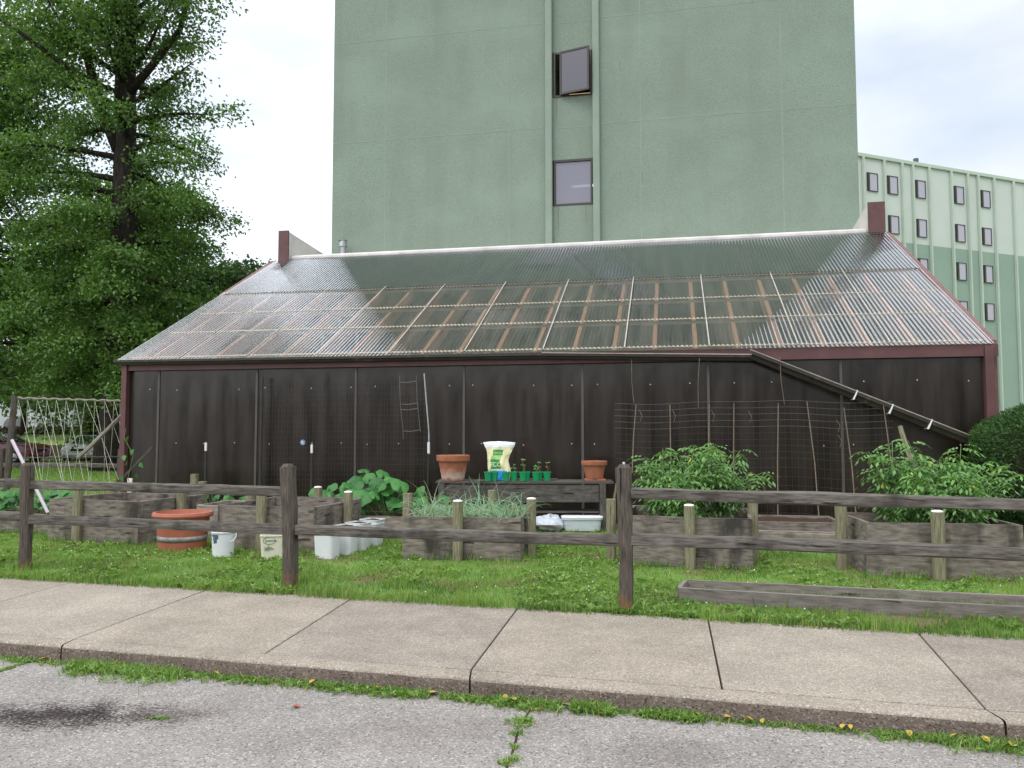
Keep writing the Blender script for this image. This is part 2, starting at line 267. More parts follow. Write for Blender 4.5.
def aggregate(name, base, light, dark, cell, big, stain=None, bump=.5):
    """concrete or worn asphalt: stone-sized cells of three tones over slow blotches"""
    m, nt, bs = new_mat(name); L = nt.links
    t = N(nt, 'ShaderNodeTexCoord')
    v = N(nt, 'ShaderNodeTexVoronoi'); v.inputs['Scale'].default_value = cell; L.new(t.outputs['Object'], v.inputs[0])
    sp = N(nt, 'ShaderNodeSeparateColor'); L.new(v.outputs['Color'], sp.inputs[0])
    ra = N(nt, 'ShaderNodeValToRGB'); L.new(sp.outputs[0], ra.inputs[0]); el_ = ra.color_ramp.elements
    el_[0].position = 0; el_[0].color = (*dark, 1); el_[1].position = 1; el_[1].color = (*light, 1)
    e = el_.new(.16); e.color = (*[x * .93 for x in base], 1); e = el_.new(.8); e.color = (*[x * 1.06 for x in base], 1)
    n = N(nt, 'ShaderNodeTexNoise'); n.inputs['Scale'].default_value = big; n.inputs['Detail'].default_value = 9; n.inputs['Roughness'].default_value = .7; L.new(t.outputs['Object'], n.inputs[0])
    r = N(nt, 'ShaderNodeMapRange'); r.inputs[1].default_value = .3; r.inputs[2].default_value = .7; r.inputs[3].default_value = .76; r.inputs[4].default_value = 1.16; L.new(n.outputs[0], r.inputs[0])
    mu = N(nt, 'ShaderNodeMix', data_type='RGBA', blend_type='MULTIPLY'); mu.inputs[0].default_value = 1; L.new(ra.outputs[0], mu.inputs[6])
    cbn = N(nt, 'ShaderNodeCombineColor'); [L.new(r.outputs[0], cbn.inputs[i]) for i in range(3)]; L.new(cbn.outputs[0], mu.inputs[7])
    out = mu.outputs[2]
    for (cx, cy, rx, ry, rot, col, strength) in (stain or []):
        q = N(nt, 'ShaderNodeMapping'); q.vector_type = 'TEXTURE'; q.inputs['Location'].default_value = (cx, cy, 0); q.inputs['Rotation'].default_value = (0, 0, rot); q.inputs['Scale'].default_value = (rx, ry, 1e3)
        L.new(t.outputs['Object'], q.inputs[0]); ln = N(nt, 'ShaderNodeVectorMath', operation='LENGTH'); L.new(q.outputs[0], ln.inputs[0])
        wn_ = N(nt, 'ShaderNodeTexNoise'); wn_.inputs['Scale'].default_value = 5; wn_.inputs['Detail'].default_value = 8; L.new(t.outputs['Object'], wn_.inputs[0])
        ad = N(nt, 'ShaderNodeMath', operation='MULTIPLY_ADD'); L.new(wn_.outputs[0], ad.inputs[0]); ad.inputs[1].default_value = 1.5; ad.inputs[2].default_value = -.75; wf = N(nt, 'ShaderNodeTexNoise'); wf.inputs['Scale'].default_value = 55; L.new(t.outputs['Object'], wf.inputs[0]); af = N(nt, 'ShaderNodeMath', operation='MULTIPLY_ADD'); L.new(wf.outputs[0], af.inputs[0]); af.inputs[1].default_value = 2.2; L.new(ad.outputs[0], af.inputs[2]); ad = N(nt, 'ShaderNodeMath', operation='ADD'); L.new(af.outputs[0], ad.inputs[0]); ad.inputs[1].default_value = -1.1
        su = N(nt, 'ShaderNodeMath', operation='ADD'); L.new(ln.outputs['Value'], su.inputs[0]); L.new(ad.outputs[0], su.inputs[1])
        rr = N(nt, 'ShaderNodeMapRange'); rr.inputs[1].default_value = 1.0; rr.inputs[2].default_value = .25; rr.inputs[3].default_value = 0; rr.inputs[4].default_value = strength; L.new(su.outputs[0], rr.inputs[0])
        mx = N(nt, 'ShaderNodeMix', data_type='RGBA', blend_type='MULTIPLY'); L.new(rr.outputs[0], mx.inputs[0]); L.new(out, mx.inputs[6]); mx.inputs[7].default_value = (*col, 1); out = mx.outputs[2]
    L.new(out, bs.inputs['Base Color']); bs.inputs['Roughness'].default_value = .95; bs.inputs['Specular IOR Level'].default_value = .2
    bu = N(nt, 'ShaderNodeBump'); bu.inputs['Strength'].default_value = bump; bu.inputs['Distance'].default_value = .004
    L.new(v.outputs['Distance'], bu.inputs['Height']); L.new(bu.outputs[0], bs.inputs['Normal']); return m
M['walk'] = aggregate('exposed_aggregate_concrete', (.265, .23, .19), (.45, .41, .36), (.14, .12, .1), 130, 1.6)
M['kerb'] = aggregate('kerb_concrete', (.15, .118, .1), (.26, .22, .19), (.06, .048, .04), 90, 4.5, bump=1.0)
M['road'] = aggregate('worn_asphalt', (.235, .218, .205), (.42, .395, .375), (.085, .078, .074), 105, .9, bump=.7,
                      stain=[(-2.85, 4.98, .8, .3, R(-2), (.13, .105, .11), 1.0), (-2.2, 5.0, .5, .2, 0, (.35, .3, .32), .6), (.9, 4.4, .5, .3, 0, (.7, .68, .68), .7), (-.6, 4.7, .9, .3, .2, (.78, .76, .76), .6)])
M['far_road'] = mat('far_asphalt', (.2, .18, .165), var=.15, scale=3, rough=.95)

# ------------------------------------------------------------ mesh helpers
XF = {}
def link(o): COL.objects.link(o); return o
def tag(o, label=None, cat=None, group=None, kind=None):
    for k, v in (('label', label), ('category', cat), ('group', group), ('kind', kind)):
        if v: o[k] = v
    return o
def thing(name, label, cat, loc=(0, 0, 0), rz=0, group=None):
    o = link(bpy.data.objects.new(name, None)); o.location = loc; o.rotation_euler = (0, 0, rz); o.empty_display_size = .2
    XF[o.name] = Matrix.Translation(loc) @ Matrix.Rotation(rz, 4, 'Z'); tag(o, label, cat, group); return o
class MB:
    def __init__(s): s.v = []; s.f = []; s.uv = []; s.mi = []
    def face(s, idx, uv, mi=0): s.f.append(idx); s.uv.append(uv); s.mi.append(mi)
    def box(s, c, d, rot=None, mi=0, taper=1.0):
        """centre c, size d, optional rotation Matrix; UVs run along the longest side in metres"""
        hx, hy, hz = d[0] / 2, d[1] / 2, d[2] / 2; b = len(s.v); u0, v0 = rnd.random() * 50, rnd.random() * 50
        P = [Vector((x * (taper if z > 0 else 1), y * (taper if z > 0 else 1), z)) for z in (-hz, hz) for x, y in ((-hx, -hy), (hx, -hy), (hx, hy), (-hx, hy))]
        ax = max(range(3), key=lambda i: d[i])
        for p in P:
            q = (rot @ p) if rot else p; s.v.append((q[0] + c[0], q[1] + c[1], q[2] + c[2]))
        for k, f in enumerate(((0, 3, 2, 1), (4, 5, 6, 7), (0, 1, 5, 4), (1, 2, 6, 5), (2, 3, 7, 6), (3, 0, 4, 7))):
            uv = []
            for i in f:
                p = P[i]; o_ = [j for j in range(3) if j != ax]; nax = (2, 2, 1, 0, 1, 0)[k]
                oth = [j for j in o_ if j != nax]; uv.append((u0 + p[ax], v0 + k * .37 + (p[oth[0]] if len(oth) == 1 else p[oth[0]] + p[oth[1]])))
            s.face([b + i for i in f], uv, mi)
        return s
    def beam(s, p0, p1, w, h, up=(0, 0, 1), mi=0):
        p0, p1 = Vector(p0), Vector(p1); x = (p1 - p0); L = x.length; x.normalize(); y = Vector(up).cross(x)
        if y.length < 1e-4: y = Vector((0, 1, 0))
        y.normalize(); z = x.cross(y); rot = Matrix((x, y, z)).transposed(); return s.box((p0 + p1) / 2, (L, w, h), rot, mi)
    def rough(s, p0, p1, w, h, up=(0, 0, 1), n=14, j=.006, bow=.01, seed=0, round_=.25, t0=1, t1=1):
        """hand-split timber: an eight-sided section that wanders along its length"""
        r = random.Random(seed); p0, p1 = Vector(p0), Vector(p1); x = p1 - p0; L = x.length; x.normalize(); y = Vector(up).cross(x)
        if y.length < 1e-4: y = Vector((0, 1, 0)).cross(x)
        y.normalize(); z = x.cross(y); b = len(s.v); c = 1 - round_
        sec = [(-c, -1), (c, -1), (1, -c), (1, c), (c, 1), (-c, 1), (-1, c), (-1, -c)]; off = [(r.uniform(-j, j), r.uniform(-j, j)) for _ in sec]
        u0 = r.random() * 40; by, bz = r.uniform(-bow, bow), r.uniform(-bow, bow)
        for i in range(n + 1):
            t = i / n; q = p0 + x * L * t + y * (by * math.sin(t * 3.1)) + z * (bz * math.sin(t * 3.1)); k = t0 + (t1 - t0) * t
            for m_, (a, c_) in enumerate(sec):
                off[m_] = (off[m_][0] * .8 + r.uniform(-j, j) * .5, off[m_][1] * .8 + r.uniform(-j, j) * .5)
                s.v.append(tuple(q + y * (a * w / 2 * k + off[m_][0]) + z * (c_ * h / 2 * k + off[m_][1])))
        for i in range(n):
            for m_ in range(8):
                a = b + i * 8 + m_; c_ = b + i * 8 + (m_ + 1) % 8
                u = u0 + L * i / n; du = L / n; v = m_ * (w + h) / 8 + u0
                s.face([a, c_, c_ + 8, a + 8], [(u, v), (u, v + (w + h) / 8), (u + du, v + (w + h) / 8), (u + du, v)])
        s.face([b + m_ for m_ in range(8)][::-1], [(u0 + q[0] * w, u0 + q[1] * h) for q in sec][::-1]); e = b + n * 8
        s.face([e + m_ for m_ in range(8)], [(u0 + q[0] * w, u0 + q[1] * h) for q in sec]); return s
    def tube(s, pts, r, n=8, caps=True, mi=0):
        pts = [Vector(p) for p in pts]; rs = r if isinstance(r, (list, tuple)) else [r] * len(pts); b = len(s.v)
        t = (pts[1] - pts[0]).normalized(); a = Vector((0, 0, 1)) if abs(t.z) < .9 else Vector((1, 0, 0)); y = t.cross(a).normalized(); L = 0
        Ls = []
        for i, p in enumerate(pts):
            if i: L += (p - pts[i - 1]).length
            Ls.append(L)
            t = (pts[min(i + 1, len(pts) - 1)] - pts[max(i - 1, 0)]).normalized(); y = (y - t * y.dot(t)).normalized(); z = t.cross(y)
            for k in range(n):
                an = 2 * math.pi * k / n; s.v.append(tuple(p + (y * math.cos(an) + z * math.sin(an)) * rs[i]))
        for i in range(len(pts) - 1):
            for k in range(n):
                a_ = b + i * n + k; c_ = b + i * n + (k + 1) % n
                s.face([a_, c_, c_ + n, a_ + n], [(Ls[i], k / n * .4), (Ls[i], (k + 1) / n * .4), (Ls[i + 1], (k + 1) / n * .4), (Ls[i + 1], k / n * .4)], mi)
        if caps:
            s.face([b + k for k in range(n)][::-1], [(k * .01, 0) for k in range(n)], mi); e = b + (len(pts) - 1) * n
            s.face([e + k for k in range(n)], [(k * .01, 0) for k in range(n)], mi)
        return s
    def lathe(s, prof, c=(0, 0, 0), n=32, mi=0, sq=None, mis=None):
        """profile of (radius, z); sq=(a,b,p) gives a superellipse plan instead of a circle"""
        b = len(s.v)
        for r, z in prof:
            for k in range(n):
                an = 2 * math.pi * k / n; cx, sy = math.cos(an), math.sin(an)
                if sq: e = 2 / sq[2]; cx = math.copysign(abs(cx) ** e, cx) * sq[0]; sy = math.copysign(abs(sy) ** e, sy) * sq[1]
                s.v.append((c[0] + r * cx, c[1] + r * sy, c[2] + z))
        for i in range(len(prof) - 1):
            for k in range(n):
                a = b + i * n + k; c_ = b + i * n + (k + 1) % n
                s.face([a, c_, c_ + n, a + n], [(k / n, prof[i][1]), ((k + 1) / n, prof[i][1]), ((k + 1) / n, prof[i + 1][1]), (k / n, prof[i + 1][1])], mis[i] if mis else mi)
        if prof[0][0] > 1e-4: s.face([b + k for k in range(n)][::-1], [(0, 0)] * n, mi)
        if prof[-1][0] > 1e-4: e = b + (len(prof) - 1) * n; s.face([e + k for k in range(n)], [(0, 0)] * n, mis[-1] if mis else mi)
        return s
    def prism(s, poly, axis, a0, a1, mi=0):
        """poly: 2-D outline (ccw), extruded along axis 'x' or 'y' or 'z'"""
        b = len(s.v); n = len(poly)
        for a in (a0, a1):
            for p in poly: s.v.append({'x': (a, p[0], p[1]), 'y': (p[0], a, p[1]), 'z': (p[0], p[1], a)}[axis])
        s.face([b + i for i in range(n)][::-1], [poly[i] for i in range(n)][::-1], mi); s.face([b + n + i for i in range(n)], list(poly), mi)
        L = 0
        for i in range(n):
            j = (i + 1) % n; d = math.dist(poly[i], poly[j]); s.face([b + i, b + j, b + n + j, b + n + i], [(a0, L), (a0, L + d), (a1, L + d), (a1, L)], mi); L += d
        return s
    def build(s, name, m, parent=None, smooth=False, bevel=0, world=False, loc=None, rz=0):
        me = bpy.data.meshes.new(name); v = s.v
        if world and parent: inv = XF[parent.name].inverted(); v = [tuple(inv @ Vector(p)) for p in v]
        me.from_pydata(v, [], s.f); ul = me.uv_layers.new(name='UVMap'); flat = [c for fu in s.uv for p in fu for c in p]; ul.data.foreach_set('uv', flat)
        for x in (m if isinstance(m, list) else [m]): me.materials.append(x)
        if any(s.mi): me.polygons.foreach_set('material_index', s.mi)
        if smooth: me.shade_smooth() if hasattr(me, 'shade_smooth') else me.polygons.foreach_set('use_smooth', [True] * len(me.polygons))
        me.update()
        import bmesh
        bm = bmesh.new(); bm.from_mesh(me); bmesh.ops.recalc_face_normals(bm, faces=bm.faces); bm.to_mesh(me); bm.free()
        if smooth and smooth != 'all' and hasattr(me, 'set_sharp_from_angle'): me.set_sharp_from_angle(angle=R(38))
        o = link(bpy.data.objects.new(name, me))
        if parent: o.parent = parent
        XF[o.name] = XF.get(parent.name, Matrix()) if parent else Matrix()
        if loc: o.location = loc; o.rotation_euler = (0, 0, rz); XF[o.name] = XF[o.name] @ Matrix.Translation(loc) @ Matrix.Rotation(rz, 4, 'Z')
        if bevel:
            bv = o.modifiers.new('bevel', 'BEVEL'); bv.width = bevel; bv.segments = 2; bv.limit_method = 'ANGLE'
        return o
def copy_tree(o, parent=None, loc=None, rz=None, scale=None, label=None):
    c = o.copy(); COL.objects.link(c); c.parent = parent
    if loc is not None: c.location = loc
    if rz is not None: c.rotation_euler = (0, 0, rz)
    if scale: c.scale = (scale,) * 3
    if label: c['label'] = label
    for ch in [x for x in bpy.data.objects if x.parent == o]: copy_tree(ch, c)
    return c
def np_mesh(name, V, F, U, m, parent=None):
    """V (n,3); F (m,3) triangles; U (m*3,2) loop uvs"""
    me = bpy.data.meshes.new(name); me.vertices.add(len(V)); me.vertices.foreach_set('co', V.astype(np.float32).ravel())
    me.loops.add(F.size); me.loops.foreach_set('vertex_index', F.astype(np.int32).ravel()); me.polygons.add(len(F))
    me.polygons.foreach_set('loop_start', np.arange(0, F.size, 3, dtype=np.int32)); me.update(calc_edges=True)
    ul = me.uv_layers.new(name='UVMap'); ul.data.foreach_set('uv', U.astype(np.float32).ravel()); me.materials.append(m)
    o = link(bpy.data.objects.new(name, me)); o.parent = parent; XF[o.name] = XF.get(parent.name, Matrix()) if parent else Matrix()
    return o
def unit(a): return a / np.maximum(np.linalg.norm(a, axis=1, keepdims=True), 1e-9)
def leaves(C, D, Nn, length, width, col, fold=.25):
    """diamond leaves folded on the midrib: base point C, direction D, normal Nn"""
    D = unit(D); S = unit(np.cross(D, Nn)); Nn = np.cross(S, D); n = len(C); l = np.asarray(length).reshape(-1, 1) * np.ones((n, 1)); w = np.asarray(width).reshape(-1, 1) * np.ones((n, 1))
    mid = C + D * l * .45 + Nn * w * fold
    V = np.stack([C, mid + S * w * .5, C + D * l - Nn * l * .12, mid - S * w * .5], 1).reshape(-1, 3); b = np.arange(n) * 4
    F = np.stack([b, b + 1, b + 2, b, b + 2, b + 3], 1).reshape(-1, 3); c = np.asarray(col).reshape(-1, 1)
    U = np.stack([np.repeat(c, 6, 1), np.tile([0, .5, 1, 0, 1, .5], (n, 1))], 2).reshape(-1, 2); return V, F, U
def at(u, v, z=0):
    p = R(3.45); x = (u - 512) / 796; q = -(v - 384) / 796; y, zz = math.cos(p) - math.sin(p) * q, math.sin(p) + math.cos(p) * q; t = (z - 1.6) / zz; return Vector((x * t, y * t, z))
def at_depth(u, v, Y):
    p = R(3.45); x = (u - 512) / 796; q = -(v - 384) / 796; y, zz = math.cos(p) - math.sin(p) * q, math.sin(p) + math.cos(p) * q; t = Y / y; return Vector((x * t, Y, 1.6 + zz * t))

# ------------------------------------------------------------ the setting
def struct(o): o['kind'] = 'structure'; return o
FA, FB = Vector((-5.659, 8.911, 0)), Vector((3.984, 6.301, 0)); NA, NB = Vector((-3.945, 6.241, 0)), Vector((2.83, 4.504, 0))
fd = (FB - FA).normalized(); nd = (NB - NA).normalized()
def far_edge(x): return FA.y + (x - FA.x) * fd.y / fd.x
def near_edge(x): return NA.y + (x - NA.x) * nd.y / nd.x
ROADZ = -.13
X0, X1 = -60, 45
g = MB()   # lawn sheet: from the walk's far edge to the horizon, gently rising far behind
rows = [0, 30, 50, 62, 80, 100, 140, 300, 900]
def gz(t): return 0 if t < 46 else min(1.3, (t - 46) / 34 * 1.3)
xs = [-900, -300, -120, X0, -30, -15, 0, 15, 30, X1, 120, 300, 900]
for t in rows:
    for x in xs:
        y = far_edge(max(X0, min(X1, x))) if t == 0 else t + max(0, far_edge(x) if abs(x) <= 60 else 0) * (1 if t < 5 else 0)
        if t == 30: y = 34
        g.v.append((x, y, gz(t) if t else 0))
nx = len(xs)
for i in range(len(rows) - 1):
    for j in range(nx - 1):
        a = i * nx + j; g.face([a, a + 1, a + nx + 1, a + nx], [(0, 0), (1, 0), (1, 1), (0, 1)])
struct(g.build('lawn', M['ground']))
g = MB(); g.v = [(-900, -400, ROADZ), (900, -400, ROADZ), (900, 60, ROADZ), (-900, 60, ROADZ)]   # road continues below the walk
g.v = [(-900, -400, ROADZ), (900, -400, ROADZ), (900, near_edge(X1) + .05, ROADZ), (X1, near_edge(X1) + .05, ROADZ), (X0, near_edge(X0) + .05, ROADZ), (-900, near_edge(X0) + .05, ROADZ)]
g.face([0, 1, 2, 3, 4, 5], [(0, 0)] * 6); struct(g.build('road', M['road']))
# slabs of the sidewalk, each a shallow block with a groove between; the kerb is cast in front
joints = [(-3.095, 8.135, -3.391, 6.241), (-1.546, 7.704, -1.794, 5.96), (.053, 7.197, -.275, 5.313), (1.679, 6.824, 1.313, 5.129), (3.253, 6.424, 2.741, 4.504)]
fx = [j[0] for j in joints]; nxs = [j[2] for j in joints]
for k in range(28): fx.insert(0, fx[0] - 1.6); nxs.insert(0, nxs[0] - 1.58)
for k in range(22): fx.append(fx[-1] + 1.6); nxs.append(nxs[-1] + 1.55)
KW = .17
sw = MB(); kb = MB(); r2 = random.Random(3)
for i in range(len(fx) - 1):
    gp = .006; dz = [r2.uniform(-.003, .003) for _ in range(4)]
    a, b = fx[i] + gp, fx[i + 1] - gp; c, d = nxs[i] + gp, nxs[i + 1] - gp
    top = [(c, near_edge(c) + KW + .011, dz[0]), (d, near_edge(d) + KW + .011, dz[1]), (b, far_edge(b) , dz[2]), (a, far_edge(a), dz[3])]
    b0 = len(sw.v); sw.v += top + [(p[0], p[1], -.12) for p in top]
    mi_ = (0, 1, 0, 2, 1, 0, 2)[i % 7]
    for f in ((0, 1, 2, 3), (1, 0, 4, 5), (2, 1, 5, 6), (3, 2, 6, 7), (0, 3, 7, 4)): sw.face([b0 + q for q in f], [(0, 0)] * 4, mi_)
    if i % 2 == 0 and i + 2 < len(nxs):
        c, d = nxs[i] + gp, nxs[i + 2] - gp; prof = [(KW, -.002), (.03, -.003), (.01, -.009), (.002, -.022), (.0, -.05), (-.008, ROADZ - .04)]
        b0 = len(kb.v)
        nseg = 24
        for s_ in range(nseg + 1):
            x = c + (d - c) * s_ / nseg
            for q, (o_, z) in enumerate(prof):
                w = 0 if q == 0 else .006 * noise.noise(Vector((x * 4, q, 0))); kb.v.append((x, near_edge(x) + o_ + w, z + w * .6))
        m_ = len(prof)
        for s_ in range(nseg):
            pass
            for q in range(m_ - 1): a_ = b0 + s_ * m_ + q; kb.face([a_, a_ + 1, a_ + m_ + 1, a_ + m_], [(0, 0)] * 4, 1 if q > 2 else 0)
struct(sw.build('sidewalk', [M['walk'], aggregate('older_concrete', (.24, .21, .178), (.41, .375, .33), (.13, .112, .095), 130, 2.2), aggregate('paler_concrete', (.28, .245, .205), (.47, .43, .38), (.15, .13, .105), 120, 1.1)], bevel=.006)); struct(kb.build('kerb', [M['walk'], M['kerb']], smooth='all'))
g = MB(); base = [(X0, near_edge(X0) + .02), (X1, near_edge(X1) + .02), (X1, far_edge(X1) + .3), (X0, far_edge(X0) + .3)]   # dirt bed under the joints
g.prism(base, 'z', -.4, -.04); struct(g.build('path_bed', M['soil']))
g = MB(); g.v = [(-120, 38.5, .004), (60, 38.5, .004), (60, 45.5, .004), (-120, 45.5, .004)]; g.face([0, 1, 2, 3], [(0, 0)] * 4); struct(g.build('rear_road', M['far_road']))

# ------------------------------------------------------------ greenhouse
GA = R(-11.4); GO = Vector((-7.67, 15.9, 0)); W = 15.67
GM = Matrix.Translation(GO) @ Matrix.Rotation(GA, 4, 'Z')
gh = thing('greenhouse', 'long low greenhouse with clear corrugated plastic roof and dark bronze panel walls', 'greenhouse', GO, GA)
EZ, RZ, RY = 3.05, 6.4, 6.3; SL = math.hypot(RZ - EZ, RY); ct, st = RY / SL, (RZ - EZ) / SL
def rp(x, s, o=0): return (x, s * ct - o * st, EZ + s * st + o * ct)
seams = [0, .68, 2.8, 4.83, 6.93, 9.1, 11.27, 13.42, W]
for i in range(8):
    a, b = seams[i], seams[i + 1]
    MB().box(((a + b) / 2, .02, 1.49), (b - a - .008, .03, 2.9)).build('wall_panel', M['panel'], gh)
    if i: MB().box((a, -.003, 1.47), (.045, .018, 2.84)).build('panel_batten', M['strip'], gh, bevel=.003)
r3 = random.Random(5); scp = None
for x in [.42, .98, 1.7, 2.4, 3.05, 3.84, 4.62, 5.1, 5.8, 6.7, 7.2, 8.15, 8.8, 9.4, 10.2, 11.0, 11.6, 12.4, 13.15, 13.7, 14.6, 15.3]:
    for z in (2.44, 1.38):
        if r3.random() < .88:
            q = (x + r3.uniform(-.12, .12), .006, z + r3.uniform(-.015, .015))
            if scp is None: scp = MB().lathe([(.01, 0), (.009, .005), (.003, .008)], n=8).build('screw_head', M['capwhite'], gh, loc=q); scp.rotation_euler = (R(90), 0, 0)
            else: c_ = scp.copy(); COL.objects.link(c_); c_.parent = gh; c_.location = q
MB().box((-.03, -.03, 1.5), (.11, .16, 2.96)).build('corner_post', M['brown'], gh, bevel=.005)
MB().box((W - .02, -.03, 1.5), (.13, .16, 2.96)).build('corner_post', M['brown'], gh, bevel=.005)
MB().box((W / 2, -.055, 2.915), (W + .25, .04, .2)).build('fascia_board', M['brown'], gh, bevel=.004)
# gutter: an open K-shaped channel along the eaves, broken off at 12 m with the loose length hanging
def channel(p0, p1, w=.11, h=.095, t=.006):
    p0, p1 = Vector(p0), Vector(p1); x = (p1 - p0).normalized(); y = Vector((0, -1, 0)); z = x.cross(-y) if False else y.cross(x) * -1
    z = x.cross(Vector((0, 1, 0))); z = z if z.z > 0 else -z
    out = [(0, h), (0, 0), (w * .7, 0), (w * .82, h * .35), (w, h * .55), (w, h), (w - .015, h), (w - .015, h - t), (w - t, h - t), (w - t, h * .58), (w * .78, h * .42), (w * .66, t), (t, t), (t, h)]
    m = MB(); n = len(out)
    for p in (p0, p1):
        for a, c in out: m.v.append(tuple(p + y * a + z * c))
    for i in range(n): j = (i + 1) % n; m.face([i, j, n + j, n + i], [(0, 0)] * 4)
    m.face(list(range(n)), [(0, 0)] * n); m.face([n + i for i in range(n)][::-1], [(0, 0)] * n); return m
channel((-.22, -.08, 2.93), (8.45, -.08, 2.905)).build('gutter', M['gutter'], gh)
channel((8.4, -.085, 2.9), (12.0, -.085, 2.8)).build('gutter', M['gutter'], gh)
MB().tube([(8.4, -.2, 2.998), (12.02, -.2, 2.898)], .012, 6).build('gutter_lip', M['gutter_pale'], gh)
lg = channel((11.95, -.09, 2.83), (15.5, -.16, 1.29), w=.16, h=.15).build('hanging_gutter', M['gutter'], gh)
MB().tube([(11.95, -.25, 2.98), (15.5, -.32, 1.44)], .011, 6).build('gutter_lip', M['gutter_pale'], gh)
for t in (.46, .61, .77):
    p = Vector((11.95, -.09, 2.83)).lerp(Vector((15.5, -.16, 1.29)), t)
    MB().box((p.x, p.y - .075, p.z + .08), (.02, .19, .165), Matrix.Rotation(R(23), 3, 'Y')).build('tie_strap', M['white'], lg)
# side walls with raked tops and raised parapets
MB().prism([(3.7, 0), (6.25, 0), (6.25, RZ - .01), (3.7, EZ + 3.7 * (RZ - EZ) / RY - .01)], 'x', -.33, -.125).build('rake_shoulder', M['brown_wall'], gh)
for sx, nm in ((-.08, 'l'), (W + .003, 'r')):
    t = .14
    hi = .03 if nm == 'l' else .05
    poly = [(.06, 0), (8.3, 0), (8.3, RZ - .1), (6.3, RZ + .02), (5.9, EZ + 5.9 * (RZ - EZ) / RY + hi), (4.3, EZ + 4.3 * (RZ - EZ) / RY + hi * .75), (3.8, EZ + 3.8 * (RZ - EZ) / RY + (-.02 if nm == 'l' else .04)), (3.6, EZ + 3.6 * (RZ - EZ) / RY - (.1 if nm == 'l' else -.04)), (.06, EZ - (.08 if nm == 'l' else -.04))]
    x0 = sx if nm == 'l' else sx; MB().prism(poly, 'x', x0 + (-.04 if nm == 'l' else 0), x0 + .15 + (.03 if nm == 'l' else .0)).build('side_wall', M['brown_wall'], gh)
for x0, x1 in ((-.02, .26), (W - .34, W + .02)):
    p = MB().prism([(6.12, 6.2), (10.2, 6.2), (10.2, 6.93), (6.12, 7.16)] if x0 < 1 else [(6.12, 6.3), (8.295, 6.3), (8.295, 6.85), (6.5, 7.05), (6.12, 7.08)], 'x', x0, x1).build('parapet', M['cream'], gh)
    MB().box(((x0 + x1) / 2, 6.1, 6.72 if x0 < 1 else 6.74), (x1 - x0 + .02, .05, .94 if x0 < 1 else .74)).build('parapet_face', M['brown'], p)
MB().prism([(6.24, 6.4), (8.29, 6.4), (8.29, 6.56), (6.32, 6.53), (6.24, 6.49)], 'x', .27, W - .35).build('ridge_flashing', M['flash'], gh, bevel=.02)
MB().box((W / 2, 7.2, 6.25), (W - .1, 2.1, .2)).build('flat_roof', M['roofgrey'], gh)
# corrugated sheets
def corr(s0, s1, o, x0, x1, pitch=.0765, amp=.0068, k=10):
    m = MB(); n = int((x1 - x0) / pitch * k); m.v = []
    for i in range(n + 1):
        x = x0 + (x1 - x0) * i / n; d = o + amp * math.cos(2 * math.pi * (x - x0) / pitch)
        m.v += [rp(x, s0, d), rp(x, s1, d)]
    for i in range(n): m.face([2 * i, 2 * i + 2, 2 * i + 3, 2 * i + 1], [(0, 0)] * 4)
    return m
corr(-.13, .59 * SL, .03, -.2, W + .05).build('roof_sheet', M['sheet'], gh, smooth='all')
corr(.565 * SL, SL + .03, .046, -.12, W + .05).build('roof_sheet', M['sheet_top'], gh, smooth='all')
for f in (.005, .2, .37, .567):
    corr(f * SL - .035, f * SL + .035, .026, .05, W - .05, k=8).build('closure_strip', M['purlin'], gh, smooth='all')
    MB().beam(rp(.05, f * SL, -.05), rp(W - .05, f * SL, -.05), .045, .06).build('purlin', M['purlin'], gh)
k = 0
for i in range(-3, 9):
    x = 5.49 + 1.452 * i
    if .3 < x < W - .3: MB().beam(rp(x, .0, .045), rp(x, .585 * SL, .045), .022, .003, up=(0, -st, ct)).build('lap_strip', M['lap'], gh)
for i in range(22):
    x = .35 + i * .715; MB().beam(rp(x, .02, -.19), rp(x, SL - .15, -.23), .075, .27, up=(0, -st, ct)).build('rafter', M['rafter'], gh)
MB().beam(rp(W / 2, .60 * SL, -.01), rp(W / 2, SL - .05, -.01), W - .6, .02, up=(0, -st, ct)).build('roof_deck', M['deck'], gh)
MB().box((W / 2, 6.45, 3.1), (W - .3, .12, 6.2)).build('back_wall', M['backwall'], gh)
for i in range(7):
    x = 1.7 + i * 2.05; fr = MB()
    for dx in (-.5, 0, .5): fr.box((x + dx, 6.36, 4.3), (.06, .05, 1.0))
    for dz in (-.5, .1, .5): fr.box((x, 6.35, 4.3 + dz), (1.06, .05, .05))
    fr.build('interior_window', M['lap'], gh)
MB().box((W / 2, 3.2, .02), (W - .2, 6.2, .03)).build('floor_slab', M['kerb'], gh)
vp = MB().lathe([(.08, 0), (.08, .72), (.12, .73), (.12, .84), (.1, .84), (.1, .9), (.14, .91), (.05, .98), (.001, .99)], (1.05, 8.0, 6.4), 20).build('vent_pipe', M['galv'], gh, smooth=True)
st_ = MB().lathe([(.055, 0), (.05, .003)], (0, 0, 0), 20); st_.v = [(3.77 + a, -.0 - c, 1.4 + b) for a, b, c in st_.v]; stk = st_.build('round_sticker', mat('blue_sticker', (.12, .22, .4), rough=.5), gh)
s2 = MB(); s2.box((3.77, -.006, 1.415), (.05, .004, .012)); s2.box((3.765, -.006, 1.395), (.06, .004, .012)); s2.box((3.775, -.006, 1.375), (.04, .004, .01)); s2.box((3.75, -.006, 1.43), (.02, .004, .01)); s2.build('sticker_print', M['white'], stk)

